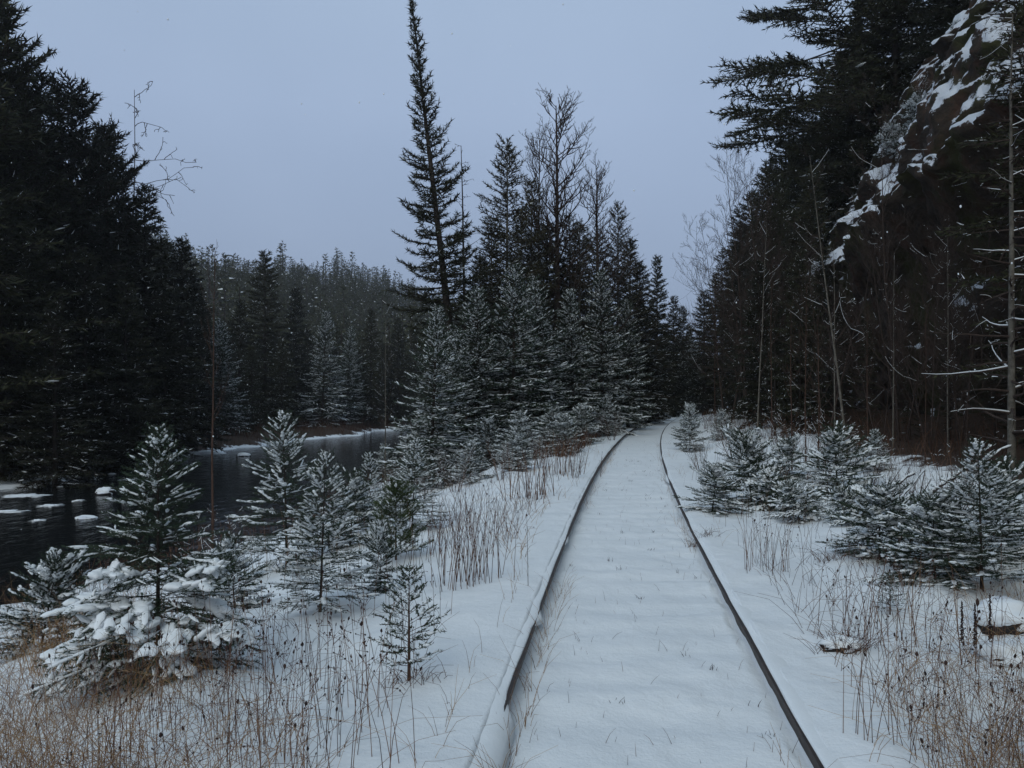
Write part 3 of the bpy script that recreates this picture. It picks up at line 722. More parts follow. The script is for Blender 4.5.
# near left saplings
plant('laden', 158, 0, 424, base=672, label='large spruce with thick snow pads bending its lower boughs', cat='young spruce', wide=.93, rz=0)
plant('shrub0', 40, 0, 560, base=650, label='squat spruce behind brown grass at the left picture edge', cat='young spruce', wide=1.0)
plant('sapling0', 320, 0, 452, base=612, label='open snowy spruce sapling with bare stem foot, nearest the track of the pair', cat='young spruce', wide=1.0)
plant('sapling1', 287, 0, 412, base=565, label='taller snowy spruce sapling directly behind the open one', cat='young spruce', wide=1.05)
plant('tiny', 409, 0, 566, base=680, label='tiny spruce seedling alone in the snow left of the track', cat='spruce seedling', wide=1.05)
plant('youngpine', 396, 0, 486, base=560, label='green bushy young pine with little snow behind the tiny seedling', cat='young pine', wide=1.1)
plant('shrub1', 380, 0, 528, base=592, label='stunted spruce with a flat snow cap on a thin bare stem', cat='young spruce', wide=.7)
plant('sapling2', 412, 0, 438, base=530, label='snow covered spruce sapling behind the green young pine', cat='young spruce', wide=1.1)
plant('sapling1', 372, 0, 452, base=530, label='snowy spruce sapling by the water between the pair and the young pine', cat='young spruce', rz=77)
plant('shrub2', 350, 0, 478, base=545, label='low snowy spruce shrub behind the open sapling', cat='young spruce', wide=1.0)
plant('shrub2', 235, 0, 540, base=610, label='small dark spruce shrub between the laden spruce and the pair of saplings', cat='young spruce', rz=30, wide=.9)

# right side: shrubs and saplings along the track
G = 'snowy spruces on the right verge'
for key, px, base, top, wd, lab in (
    ('shrub0', 752, 505, 436, 1.0, 'dark spruce shrub with thick snow lumps beside the thin stems'),
    ('shrub1', 712, 512, 468, 1.3, 'low spreading spruce shrub closest to the right rail'),
    ('bush2', 690, 452, 404, .85, 'green young fir close to the right rail near the bend'),
    ('shrub2', 838, 498, 432, 1.1, 'snow lumped spruce shrub in front of the leaning stem'),
    ('sapling2', 982, 590, 440, 1.25, 'large snowy spruce sapling at the right picture edge'),
    ('shrub1', 880, 560, 490, 1.3, 'sprawling snowy spruce left of the large right sapling'),
    ('shrub0', 935, 580, 500, 1.2, 'snowy spruce shrub at the foot of the large right sapling'),
    ('tiny', 890, 615, 572, 1.3, 'small dark seedling in the snow below the right hand shrubs'),
    ('shrub2', 1015, 560, 470, 1.1, 'snowy spruce shrub cut by the right picture edge'),
    ('bush0', 722, 440, 410, 1.0, 'frosty young fir behind the low spreading shrub'),
    ('shrub0', 790, 478, 440, 1.1, 'small snow capped spruce shrub among the thin stems'),
    ('bush1', 875, 470, 430, 1.0, 'half buried snowy fir under the cliff')):
    plant(key, px, 0, top, base=base, wide=wd, label=lab, cat='young spruce', group=G)

for px, base, top, wd, ln_, lab in ((860, 525, 482, 1.3, (14, -28), 'snow pressed spruce shrub leaning towards the track above the brown tuft'), (905, 548, 500, 1.3, (20, 24), 'snow pressed spruce shrub slumped over the fallen branches'), (800, 520, 478, 1.2, (18, -18), 'slumped snowy spruce shrub in front of the snow lumped one'), (955, 570, 520, 1.3, (25, -20), 'slumped snowy spruce shrub under the large right sapling'), (775, 510, 470, 1.2, (10, 25), 'slumped snowy spruce shrub beside the dark lumpy one')):
    plant('shrub%d' % (px % 3), px, 0, top, base=base, wide=wd, lean=ln_, label=lab, cat='young spruce', group='snowy spruces on the right verge')

# right side trees between track and cliff
plant('fore', 1012, 12.5, 20, label='grey trunked dead spruce with bare snow lined side branches at right', wide=1.0, lean=(0, -4))
plant('pole', 848, 17, 150, label='thin pale stem leaning left in front of the cliff', rz=10, lean=(0, -8), wide=.7)
plant('pole', 757, 26, 220, label='thin pale stem among the dark spruces near the bend', rz=120, lean=(0, -3), wide=.6)
plant('whip', 792, 16, 300, label='dark thin stem nearest the track in the cluster of bare stems', wide=.8)
plant('whip', 806, 16.5, 280, label='dark thin stem in the middle of the cluster of bare stems', rz=50, wide=.8)
plant('whip', 818, 15.5, 310, label='dark thin stem on the cliff side of the cluster of bare stems', rz=250, wide=.8)
zc_ = cliff_top((868 - 512) / F * 46 - float(track_x(46)), 46)
plant('bigpine', 858, 46, h=26, z=zc_ - 1, label='big dark pine with long shelving branches against the sky at right', rz=30, wide=1.12)
G = 'bare trees at the foot of the cliff'
plant('twiggy0', 750, 36, 150, label='leafless tree with fine twigs against the sky near the bend', group=G, wide=1.0)
plant('twiggy1', 728, 40, 195, label='lower leafless tree with fine twigs left of its neighbour near the bend', group=G)
plant('twiggy0', 775, 33, 165, label='leafless tree in front of the dark spruces near the cliff', group=G, rz=80)
plant('twiggy1', 880, 18, 300, label='tangled leafless tree before the dark cliff wall', group=G, rz=140)
plant('twiggy0', 930, 17, 240, label='tangled leafless tree under the snowy ledge', group=G, rz=220)
plant('twiggy1', 965, 14.5, 270, label='tangled leafless tree left of the grey trunked dead spruce', group=G, rz=10)
plant('twiggy1', 825, 22, 230, label='leafless tree behind the cluster of thin stems', group=G, rz=300)
plant('deadspruce1', 1046, 14, -120, label='dark twiggy spruce leaning into the picture at the right edge', rz=40, wide=1.2)
plant('twiggy0', 902, 19.5, 120, label='tall fine twigged leafless tree against the snowy cliff band', group=G, rz=170, wide=.9)
plant('twiggy0', 958, 18, 150, label='tall leafless tree before the cliff beside the grey trunked dead spruce', group=G, rz=290, wide=.9)
for px, d, top, k, lab in ((772, 24, 260, 'whip', 'reddish thin bare stem left of the cluster near the track'), (835, 19, 240, 'pole', 'slim pale bare stem upright beside the leaning one'), (868, 16, 290, 'whip', 'reddish thin bare stem right of the leaning pale stem'), (893, 17.5, 250, 'pole', 'slim bare stem before the darkest part of the cliff'), (925, 15, 300, 'whip', 'thin bare stem halfway between the leaning stem and the dead spruce'), (948, 16, 230, 'pole', 'slim bare stem just left of the grey dead spruce'), (715, 42, 270, 'whip', 'thin bare stem at the track side of the fine twigged trees')):
    plant(k, px, d, top, label=lab, group='thin bare stems before the cliff', wide=.6)
G = 'dark spruces at the foot of the cliff'
plant('spruce1', 704, 62, 290, label='short pointed spruce where the right hand trees meet the bend', group=G, wide=1.1)
plant('deadspruce0', 740, 44, 205, label='dark spruce with dead lower twigs behind the fine twigged tree', group=G)
plant('deadspruce1', 768, 38, 168, label='dark spruce with dead lower twigs left of the big pine', group=G)
plant('deadspruce2', 795, 33, 225, label='tall dark twiggy spruce next to the big pine', group=G)
plant('deadspruce0', 822, 29, 255, label='tall dark twiggy spruce behind the leaning stem', group=G, rz=60)
for px, d, top, k in ((722, 56, 250, 'deadspruce1'), (755, 50, 215, 'deadspruce2'), (782, 44, 180, 'spruce2'), (810, 36, 170, 'deadspruce1'), (842, 27, 300, 'deadspruce2'), (715, 70, 275, 'spruce0'), (735, 62, 245, 'spruce2'), (760, 32, 260, 'spruce1'), (775, 27, 300, 'deadspruce0'), (800, 26, 250, 'spruce0'), (868, 22, 320, 'deadspruce1'), (910, 20, 330, 'deadspruce0'), (950, 18.5, 320, 'deadspruce2'), (995, 17, 330, 'deadspruce1')):
    plant(k, px, d, top, label='dark twiggy spruce in the shaded row along the cliff foot', group='shaded spruces along the cliff foot', wide=1.0)
# on the slope beyond the cliff edge
for px, d, top, k in ((770, 62, 158, 'spruce0'), (786, 60, 112, 'spruce1'), (803, 56, 100, 'spruce2'), (822, 52, 70, 'spruce0'), (838, 50, 95, 'spruce1'), (795, 66, 140, 'pine1'), (815, 62, 120, 'spruce1'), (752, 68, 190, 'spruce2'), (860, 48, 40, 'spruce2'), (742, 72, 225, 'spruce1'), (872, 44.5, -60, 'spruce0'), (895, 43, -140, 'spruce1'), (848, 49, 30, 'spruce1')):
    xs_ = (px - 512) / F * d; so_ = xs_ - float(track_x(d))
    plant(k, px, d, top, z=(cliff_top(so_, d) - .6 if so_ > 7.6 else None), label='dark spruce on the slope behind the snowy cliff edge', group='spruces on the slope beyond the cliff edge', wide=1.1)
rg = np.random.default_rng(8)
for i in range(48):
    y = rg.uniform(19, 46); s_ = rg.uniform(7.9, 10.8)
    plant(('shrub0', 'brush0', 'brush0', 'brush0', 'shrub2')[i % 5], 512 + (float(track_x(y)) + s_) / y * F, y, h=rg.uniform(.5, 1.2), z=cliff_top(s_, y) - .35, label='snow dusted small bush clinging to the snowy ledges of the cliff', cat='bush', group='bushes on the cliff ledges', wide=1.1)
# on top of the cliff
rg = np.random.default_rng(5)
keys = ['spruce0', 'spruce1', 'pine1', 'spruce2', 'pine2', 'pine0']
for i in range(18):
    y = 14 + i * 2.2 + rg.uniform(-1, 1); s_ = rg.choice([14, 15.5, 17]) + rg.uniform(-.7, .7)
    x = float(track_x(y)) + s_
    plant(keys[i % 6], 512 + x / y * F, y, h=rg.uniform(9, 14), z=cliff_top(s_, y) - .5, label='dark conifer rooted on the slope above the cliff', group='conifers above the cliff', wide=1.15)

# far hill forest: one mass
def far_forest():
    rng = np.random.default_rng(77)
    protos = []
    for q in range(5):
        nb = 46; H = 1.0
        u = (np.arange(nb) + rng.random(nb)) / nb; z = .08 + .9 * u
        R = (.21 if q < 3 else .30) * (1 - u) ** (.85 if q < 3 else .5) * rng.uniform(.6, 1.2, nb) + .012
        az = np.arange(nb) * 2.4 + rng.random(nb)
        P0 = np.stack([0 * z, 0 * z, z], -1); P1 = P0 + np.stack([np.cos(az) * R, np.sin(az) * R, -R * .25 + .02 * u], -1)
        b = MB(); needles(b, rng, P0, P1, 60, .055, .022, 0, frost=.03, frost_mat=1, nmin=5)
        tubes(b, np.array([[[0, 0, 0], [0, 0, .97]]]), np.array([[.012, .003]]), 4, 2)
        protos.append(b.arrays())
    mb = MB(); n = 0
    for _ in range(20000):
        if n > 1900: break
        d = 95 + 200 * rng.random() ** .8; px = rng.uniform(120, 760)
        x = (px - 512) / F * d
        if x > river_l(d) - 4 and d < 170: continue
        if -.8 * x + .6 * d < 66 and d < 130 and x > -14: continue
        z = float(ground(x, d)); h = rng.uniform(6, 11) * (1.4 if rng.random() < .10 else 1)
        v, i_, t_, m_ = protos[rng.integers(5)]
        a = rng.random() * 6.28; c, s_ = math.cos(a), math.sin(a); wd = rng.uniform(.9, 1.35)
        vv = v * h; vv = np.stack([(vv[:, 0] * c - vv[:, 1] * s_) * wd + x, (vv[:, 0] * s_ + vv[:, 1] * c) * wd + d, vv[:, 2] + z - .2], -1)
        mb.V.append(vv.astype(np.float32)); mb.I.append(i_ + mb.n); mb.T.append(t_); mb.M.append(m_); mb.n += len(vv); n += 1
    o = mb.build('forest', [M['needle_dark'], M['snow'], M['bark']])
    tag(o, 'distant forested hillside beyond the river', 'forest', kind='stuff')
far_forest()

# ------------------------------------------------------------------ grass, weeds, brush
def stalks(mb, rng, X, Y, h, lean, r, mat=0, npt=4, seed_mat=None, seed_p=0, seed_r=.006, curl=.3):
    X = np.asarray(X); n = len(X); Z = ground(X, Y)
    t = np.linspace(0, 1, npt); a = rng.random(n) * 2 * math.pi
    l = rng.uniform(lean[0], lean[1], n) * h; c = rng.uniform(0, curl, n) * h
    P = np.zeros((n, npt, 3))
    P[..., 0] = X[:, None] + np.cos(a)[:, None] * (l[:, None] * t + c[:, None] * t ** 3)
    P[..., 1] = Y[:, None] + np.sin(a)[:, None] * (l[:, None] * t + c[:, None] * t ** 3)
    P[..., 2] = Z[:, None] - .03 + (h[:, None] + .03) * t - (c[:, None]) * t ** 4 * .6
    tubes(mb, P, np.broadcast_to(r, (n,))[:, None] * (1 - .65 * t), 3, mat)
    if seed_mat is not None:
        k = rng.random(n) < seed_p
        E = P[k, -1]; D = norm(P[k, -1] - P[k, -2])
        blobs(mb, rng, E - D * seed_r * 1.5, E + D * seed_r * 2.5, seed_r * rng.uniform(.6, 1.2, k.sum()), mat=seed_mat, rings=4, k=5, flat=1, lift=0)
        # small side sprays
        k2 = np.where(k)[0]
        for j in range(3):
            tt = rng.uniform(.6, .95, len(k2))
            B = P[k2, -2] + (P[k2, -1] - P[k2, -2]) * ((tt - .66) / .34)[:, None]
            d = norm(rng.normal(size=(len(k2), 3)) + [0, 0, .8]); ll = rng.uniform(.02, .06, len(k2))[:, None]
            tubes(mb, np.stack([B, B + d * ll], 1), np.full((len(k2), 2), .0012), 3, mat)
            blobs(mb, rng, B + d * ll - d * seed_r, B + d * ll + d * seed_r * 1.2, seed_r * .7, mat=seed_mat, rings=3, k=5, flat=1, lift=0)

def scatter_px(rng, n, x0, x1, y0, y1, dens=None):
    """points on the ground spread over a stretch of it seen in the photograph"""
    xs = []; yv = []
    px = rng.uniform(x0, x1, n * 2); py = rng.uniform(y0, y1, n * 2)
    if dens is not None:
        k = rng.random(n * 2) < dens(px, py); px, py = px[k], py[k]
    px, py = px[:n], py[:n]
    d = np.full(len(px), 8.0)
    for _ in range(25):
        z = ground((px - 512) / F * d, d); d = .5 * d + .5 * (EYE - z) * F / np.maximum(py - HZ, 12)
    return (px - 512) / F * d, d
def off_bed(x, y, lim=.95):
    return np.abs(x - track_x(y)) > lim

rng = np.random.default_rng(314)
# fine straw of the left foreground
mb = MB()
x, y = scatter_px(rng, 2600, -120, 330, 560, 840, lambda a, b: np.clip(1.15 - a / 300 + .7 * vnoise(a / 60, b / 50, 4), .03, 1)); k = off_bed(x, y, 1.2); x, y = x[k], y[k]
h_ = len(x) // 2; stalks(mb, rng, x[:h_], y[:h_], rng.uniform(.12, .50, h_), (.05, .5), .0016, curl=.55); stalks(mb, rng, x[h_:], y[h_:], rng.uniform(.15, .55, len(x) - h_), (.2, 1.1), .0015, curl=1.1, npt=6)
x, y = scatter_px(rng, 620, 20, 150, 615, 690); stalks(mb, rng, x, y, rng.uniform(.2, .55, len(x)), (.05, .5), .0019, curl=.5)
x, y = scatter_px(rng, 260, 40, 470, 600, 830); k = off_bed(x, y, 1.3); x, y = x[k], y[k]
stalks(mb, rng, x, y, rng.uniform(.25, .62, len(x)), (.02, .18), .0021, mat=1, seed_mat=2, seed_p=.6, seed_r=.0055, curl=.12)
x, y = scatter_px(rng, 500, 500, 620, 435, 560); k = off_bed(x, y, 1.05); x, y = x[k], y[k]
stalks(mb, rng, x, y, rng.uniform(.08, .32, len(x)), (.1, .9), .0026, mat=0, curl=.7)
x, y = scatter_px(rng, 900, 430, 620, 430, 560); k = off_bed(x, y, 1.3); x, y = x[k], y[k]
stalks(mb, rng, x, y, rng.uniform(.12, .5, len(x)), (.05, .6), .0028, mat=1, curl=.5)
x, y = scatter_px(rng, 150, 250, 500, 600, 760); k = off_bed(x, y, 1.3); x, y = x[k], y[k]
stalks(mb, rng, x, y, rng.uniform(.05, .25, len(x)), (.2, 1.3), .0018, mat=1, curl=.9)
x, y = scatter_px(rng, 500, 180, 480, 470, 590); k = off_bed(x, y, 1.3); x, y = x[k], y[k]
stalks(mb, rng, x, y, rng.uniform(.2, .75, len(x)), (.02, .25), .0026, mat=1, curl=.15)
mb_l = mb
x, y = scatter_px(rng, 1500, -100, 330, 600, 840, lambda a, b: np.clip(1.2 - a / 280 + .9 * vnoise(a / 45, b / 30, 14), .02, 1)); k = off_bed(x, y, 1.3); x, y = x[k], y[k]
stalks(mb_l, rng, x, y, rng.uniform(.03, .16, len(x)), (.6, 2.6), .0016, curl=1.0)
tag(mb_l.build('dry_grass', [M['straw'], M['weed'], M['seed']]), 'thin dry grass and weeds poking through the snow left of the track', 'grass', kind='stuff')
# right foreground
mb = MB()
x, y = scatter_px(rng, 1900, 830, 1180, 590, 840, lambda a, b: np.clip((a - 800) / 190 * (.5 + (b - 560) / 260) * .7 + .6 * vnoise(a / 50, b / 40, 6), .02, 1)); k = off_bed(x, y, 1.15); x, y = x[k], y[k]
h_ = len(x) // 2; stalks(mb, rng, x[:h_], y[:h_], rng.uniform(.10, .40, h_), (.05, .5), .0016, curl=.5); stalks(mb, rng, x[h_:], y[h_:], rng.uniform(.12, .45, len(x) - h_), (.2, 1.1), .0015, curl=1.1, npt=6)
x, y = scatter_px(rng, 420, 720, 1080, 520, 820); k = off_bed(x, y, 1.1); x, y = x[k], y[k]
stalks(mb, rng, x, y, rng.uniform(.15, .50, len(x)), (.03, .3), .0021, mat=1, seed_mat=2, seed_p=.5, seed_r=.006, curl=.15)
x, y = scatter_px(rng, 380, 700, 930, 480, 640); k = off_bed(x, y, 1.1); x, y = x[k], y[k]
stalks(mb, rng, x, y, rng.uniform(.06, .38, len(x)), (.1, 1.0), .0021, mat=1, curl=.7)
x, y = scatter_px(rng, 420, 690, 1000, 440, 520); k = off_bed(x, y, 1.15); x, y = x[k], y[k]
stalks(mb, rng, x, y, rng.uniform(.2, .6, len(x)), (.03, .3), .0032, mat=1, curl=.15)
x, y = scatter_px(rng, 800, 850, 1150, 620, 840, lambda a, b: np.clip((a - 840) / 160 + .9 * vnoise(a / 45, b / 30, 16), .02, 1)); k = off_bed(x, y, 1.2); x, y = x[k], y[k]
stalks(mb, rng, x, y, rng.uniform(.03, .14, len(x)), (.6, 2.4), .0016, curl=1.0)
tag(mb.build('dry_grass', [M['straw'], M['weed'], M['seed']]), 'thin dry grass and weeds poking through the snow right of the track', 'grass', kind='stuff')
# sparse stems between and along the rails
mb = MB()
yy_ = 3 + 30 * rng.random(330) ** 1.6; so = rng.uniform(-.7, .7, 330)
stalks(mb, rng, track_x(yy_) + so, yy_, rng.uniform(.02, .09, 330), (.1, .9), .0017, mat=1, curl=.4)
c_ = rng.uniform(3.5, 22, 34); cs_ = rng.uniform(-.65, .65, 34)
for a_, b_ in zip(c_, cs_):
    q_ = rng.integers(4, 10); stalks(mb, rng, track_x(a_) + b_ + rng.normal(size=q_) * .018, a_ + rng.normal(size=q_) * .02, rng.uniform(.015, .05, q_), (.2, 1.2), .0024, mat=2, curl=.4)
for sd, n in ((-.64, 420), (.66, 230), (-.98, 120), (1.0, 110)):
    yy_ = 3.2 + 26 * rng.random(n) ** 1.5; yy_ = yy_[vnoise(yy_ * 1.1, 0 * yy_ + sd, 3) > -.05]
    stalks(mb, rng, track_x(yy_) + sd + rng.normal(size=len(yy_)) * .03, yy_, rng.uniform(.08, .30, len(yy_)), (.1, .7), .0016, mat=0, curl=.6)
tag(mb.build('trackside_grass', [M['straw'], M['weed'], M['seed']]), 'sparse dead stems along both rails and between them', 'grass', kind='stuff')
# brush along the banks and the bend
mb = MB()
y1 = rng.uniform(14, 110, 5200); x1 = river_l(y1) - np.interp(y1, [42, 58], [2.2, .7]) - rng.random(5200) ** 1.4 * 7
stalks(mb, rng, x1, y1, rng.uniform(.35, 1.1, 5200), (.05, .5), .010, curl=.3)
y1 = rng.uniform(12, 50, 1500); x1 = river_r(y1) + .2 + rng.random(1500) * 2.2
stalks(mb, rng, x1, y1, rng.uniform(.25, .8, 1500), (.05, .45), .004, curl=.3)
tag(mb.build('bank_brush', [M['brush']]), 'reddish brown dead brush along the river banks', 'brush', kind='stuff')
mb = MB()
y1 = rng.uniform(22, 85, 3400); x1 = track_x(y1) - 1.6 - rng.random(3400) ** 1.5 * 3.2 * sstep(15, 35, y1)
stalks(mb, rng, x1, y1, rng.uniform(.2, .75, 3400), (.05, .5), .007, curl=.3)
y1 = rng.uniform(13, 60, 2200); x1 = track_x(y1) + 2.6 + rng.random(2200) * 5
stalks(mb, rng, x1, y1, rng.uniform(.2, .8, 2200), (.05, .6), .005, curl=.3)
tag(mb.build('trackside_brush', [M['brush']]), 'reddish dead brush lining the track towards the bend', 'brush', kind='stuff')

for px_, py_, n_ in ((845, 650, 130), (410, 682, 40), (700, 540, 60), (835, 560, 50)):
    x_, y_ = hit(px_, py_); mb = MB(); q_ = x_ + rng.normal(size=n_) * .09; w_ = y_ + rng.normal(size=n_) * .05
    stalks(mb, rng, q_, w_, rng.uniform(.05, .17, n_), (.3, 1.2), .0022, mat=1, curl=.9)
    v_ = np.array([x_, y_, float(ground(x_, y_))], np.float32); mb.V = [a - v_ for a in mb.V]
    o = mb.build('grass_tuft', [M['straw'], M['weed']]); o.location = v_
    tag(o, {845: 'matted brown grass tuft around the small stone right of the track', 410: 'small brown tuft at the foot of the tiny seedling', 700: 'brown tuft beside the right rail below the low spreading shrub', 835: 'brown tuft in the snow below the lumpy shrubs at right'}[px_], 'grass tuft', 'brown grass tufts')
# countable weed clumps
def clump(name, px, base, top, n, spread, label, mats=('weed', 'straw', 'seed'), r=.0035, lean=(.02, .2), curl=.12, seedp=.3, cat='dead weeds', group=None, thick=False):
    rng = np.random.default_rng(int(px * 7 + base))
    x0, y0 = hit(px, base); zg = float(ground(x0, y0))
    h = EYE + (HZ - top) * y0 / F - zg
    mb = MB(); n_ = n
    X = x0 + rng.normal(size=n_) * spread; Yv = y0 + rng.normal(size=n_) * spread
    stalks(mb, rng, X, Yv, h * rng.uniform(.55, 1.05, n_), lean, r, mat=0, seed_mat=2, seed_p=seedp, seed_r=.006 if not thick else .012, curl=curl)
    if thick:   # flower spikes crowded with seeds
        rs = np.random.default_rng(3)
        for i in range(n_):
            ti = rs.uniform(.35, 1, 220); sx = X[i] + rs.normal(size=220) * .006 * (1.3 - ti); sy = Yv[i] + rs.normal(size=220) * .006 * (1.3 - ti)
            z = zg + ti * h * .95
            p = np.stack([sx, sy, z], -1); blobs(mb, rs, p - [0, 0, .004], p + [0, 0, .005], .0035, mat=2, rings=3, k=4, flat=1, lift=0)
    v = mb.V; off = np.array([x0, y0, zg], np.float32)
    mb.V = [a - off for a in v]
    o = mb.build(name, [M[q] for q in mats]); o.location = (x0, y0, zg)
    return tag(o, label, cat, group)
G = 'clumps of dead weeds'
clump('weed_clump', 476, 582, 480, 46, .16, 'tall reddish weed clump standing left of the left rail', group=G, r=.0032)
clump('weed_clump', 532, 497, 440, 30, .28, 'reddish leaning weed clump behind the tall one, near the thicket', group=G, r=.006)
clump('weed_clump', 566, 474, 436, 26, .3, 'dark brushy weed clump at the thicket edge by the left rail', group=G, r=.008)
clump('weed_clump', 766, 570, 505, 24, .16, 'brown weed clump right of the right rail below the lumpy shrub', group=G, r=.003)
clump('weed_clump', 900, 640, 540, 22, .22, 'brown weed clump beside the dark seedling on the right', group=G, r=.003)
clump('weed_clump', 330, 700, 560, 9, .10, 'few tall thin stems with seed heads left of the tiny seedling', group=G, r=.0022, seedp=.8)
clump('weed_clump', 385, 768, 575, 9, .07, 'tall thin bent stems in front of the tiny seedling', group=G, r=.0022, seedp=.5, curl=.3)
clump('weed_clump', 868, 735, 590, 10, .08, 'tall weed with branching stems at the right foreground', group=G, r=.0024, seedp=.4)
clump('weed_clump', 258, 745, 600, 16, .12, 'dark seed headed weeds below the laden spruce', group=G, r=.002, seedp=1)
for px, base, top, lab in ((962, 665, 598, 'left of the three brown seed spikes on the right'), (975, 672, 600, 'middle of the three brown seed spikes on the right'), (990, 668, 590, 'right of the three brown seed spikes beside the boulder')):
    clump('seed_spike', px, base, top, 1, .0, lab, r=.005, lean=(.02, .1), curl=.02, thick=True, group='brown seed spikes', cat='dead weed')
G = 'bare shrubs in the verge'
for px, base, top, lab in ((205, 600, 500, 'bare twiggy shrub behind the laden spruce'), (905, 500, 450, 'bare snow lined shrub below the cliff'), (955, 520, 440, 'bare snow lined shrub beside the large right sapling'), (575, 478, 440, 'bare twiggy shrub at the thicket edge'), (700, 470, 430, 'bare twiggy shrub by the right rail near the bend'), (70, 640, 560, 'bare brown shrub at the left edge before the squat spruce'), (455, 492, 440, 'bare twiggy shrub in front of the broad snowy fir'), (500, 480, 432, 'bare twiggy shrub between the front row frosty firs'), (540, 468, 425, 'bare twiggy shrub nearest the left rail in the thicket'), (425, 500, 452, 'bare twiggy shrub at the river end of the thicket'), (612, 440, 405, 'small bare shrub where the thicket meets the bend'), (735, 462, 405, 'bare shrub behind the low spreading spruce shrub'), (785, 455, 400, 'bare shrub among the thin stems at right'), (830, 462, 400, 'bare shrub under the leaning pale stem'), (870, 485, 425, 'bare shrub left of the one below the cliff')):
    plant('brush0', px, 0, top, base=base, label=lab, cat='bare shrub', group=G, wide=1.0)

# ------------------------------------------------------------------ rocks, floes, fallen wood
def ico(sub):
    import bmesh
    bm = bmesh.new(); bmesh.ops.create_icosphere(bm, subdivisions=sub, radius=1)
    v = np.array([q.co[:] for q in bm.verts]); f = np.array([[q.index for q in a.verts] for a in bm.faces]); bm.free()
    return v, f
IV, IF = ico(4)
def lump(seed, s, amp=.25, fr=1.6):
    v = IV.copy()
    n = fbm(v[:, 0] * fr + seed, v[:, 1] * fr + v[:, 2] * fr * 1.3, seed, 4)
    return v * (1 + amp * 2 * n)[:, None] * np.array(s)
def rock(name, loc, s, seed, label, group=None, cat='rock', cap=.9, capz=.35, mat='rock', low=.28):
    root = empty(name, loc)
    mb = MB(); v = lump(seed, s, .22); mb.add(v, IF); mb.build('stone', [M[mat]], root, smooth=True)
    mb = MB(); c = lump(seed + 3, (s[0] * cap, s[1] * cap, s[2] * .75), .16, 1.4); rad_ = np.hypot(c[:, 0] / s[0], c[:, 1] / s[1]); c[:, 2] = np.maximum(c[:, 2], -s[2] * (low + .5 * fbm(c[:, 0] / s[0] * 2.5, c[:, 1] / s[1] * 2.5, seed, 3))) + s[2] * capz; mb.add(c, IF)
    mb.build('snow_cap', [M['snow']], root, smooth=True)
    return tag(root, label, cat, group)
def water_at(px, py):
    d = (EYE - WATER) * F / (py - HZ); return (px - 512) / F * d, d
for px, py, s, lab in ((105, 494, (.36, .36, .26), 'snow capped rock standing highest out of the river'), (86, 518, (.34, .30, .10), 'flat snow covered rock below the highest river rock'), (244, 456, (.42, .4, .22), 'snowy rock near the far river bank behind the bare sapling')):
    x, d = water_at(px, py); rock('river_rock', (x, d, WATER - .03), s, int(px), lab, 'snowy rocks in the river')
def floe(px, py, s, lab):
    x, d = water_at(px, py); mb = MB(); v = lump(int(px), (s[0] * .55, s[1] * .9, .03), .5, 2.6); mb.add(v, IF)
    o = mb.build('ice_floe', [M['snow']], smooth=True); o.location = (x, d, WATER + .01); return tag(o, lab, 'ice floe', 'snowy ice floes')
floe(24, 496, (1.1, .5), 'broad snowy ice floe near the far bank at the left edge')
floe(52, 506, (.6, .35), 'small snowy ice floe left of the highest river rock')
floe(128, 480, (.7, .3), 'narrow ice floe between the highest river rock and the far bank')
floe(10, 512, (.8, .3), 'snowy ice floe cut by the left picture edge')
floe(368, 492, (.5, .6), 'snow covered ice at the near river edge behind the saplings')
for px_, py_ in ((62, 487), (95, 479), (150, 471), (172, 464), (38, 521), (128, 503), (14, 484), (78, 501), (112, 474)):
    floe(px_, py_, (.30, .2), 'small scrap of snowy ice drifting near the far river bank at left')['group'] = 'small scraps of river ice'
x, d = hit(1006, 622); rock('boulder', (x, d, float(ground(x, d)) - .01), (.18, .18, .16), 5, 'snow pillowed boulder at the right edge behind the seed spikes', 'snow pillowed boulders', 'boulder', 1.1, .34, low=.75)
x, d = hit(1022, 660); rock('boulder', (x, d, float(ground(x, d)) - .02), (.22, .19, .13), 9, 'low snow pillowed boulder cut by the right picture edge', 'snow pillowed boulders', 'boulder', 1.1, .34, low=.75)
x, d = hit(842, 648); rock('stone_lump', (x, d, float(ground(x, d)) + .0), (.12, .09, .06), 12, 'small dark stone poking from the snow right of the track', None, 'stone', 1.0, .45, low=.5)

def log(px0, py0, px1, py1, r, label, up=(.1, .5)):
    x0, d0 = hit(px0, py0); x1, d1 = hit(px1, py1)
    a = np.array([x0, d0, float(ground(x0, d0)) + up[0]]); b = np.array([x1, d1, float(ground(x1, d1)) + up[1]])
    rg = np.random.default_rng(int(px0)); t = np.linspace(0, 1, 8)
    P = a + (b - a) * t[:, None]; P[1:-1] += rg.normal(size=(6, 3)) * r * .5
    root = empty('fallen_branch', a); mb = MB(); tubes(mb, (P - a)[None], (r * (1 - .5 * t))[None], 7, cap=True)
    br = []
    for k in range(7):
        i = rg.integers(1, 7); dd = norm(rg.normal(size=3) + [0, 0, .5]); br.append(np.stack([P[i] - a + dd * q * .5 * rg.uniform(.5, 1) for q in np.linspace(0, 1, 4)]))
    tubes(mb, np.stack(br), np.tile(np.array([.35, .25, .18, .08]) * r, (7, 1)), 4)
    mb.build('limb', [M['twig']], root, smooth=True)
    mb = MB(); Ps = P - a; Ps[:, 2] += r * .8; blobs(mb, rg, Ps[:-1], Ps[:-1] + (Ps[1:] - Ps[:-1]) * 1.15, r * 1.0, rings=5, k=7)
    mb.build('snow_cover', [M['snow']], root, smooth=True)
    tag(root, label, 'fallen branch', 'fallen branches on the right verge')
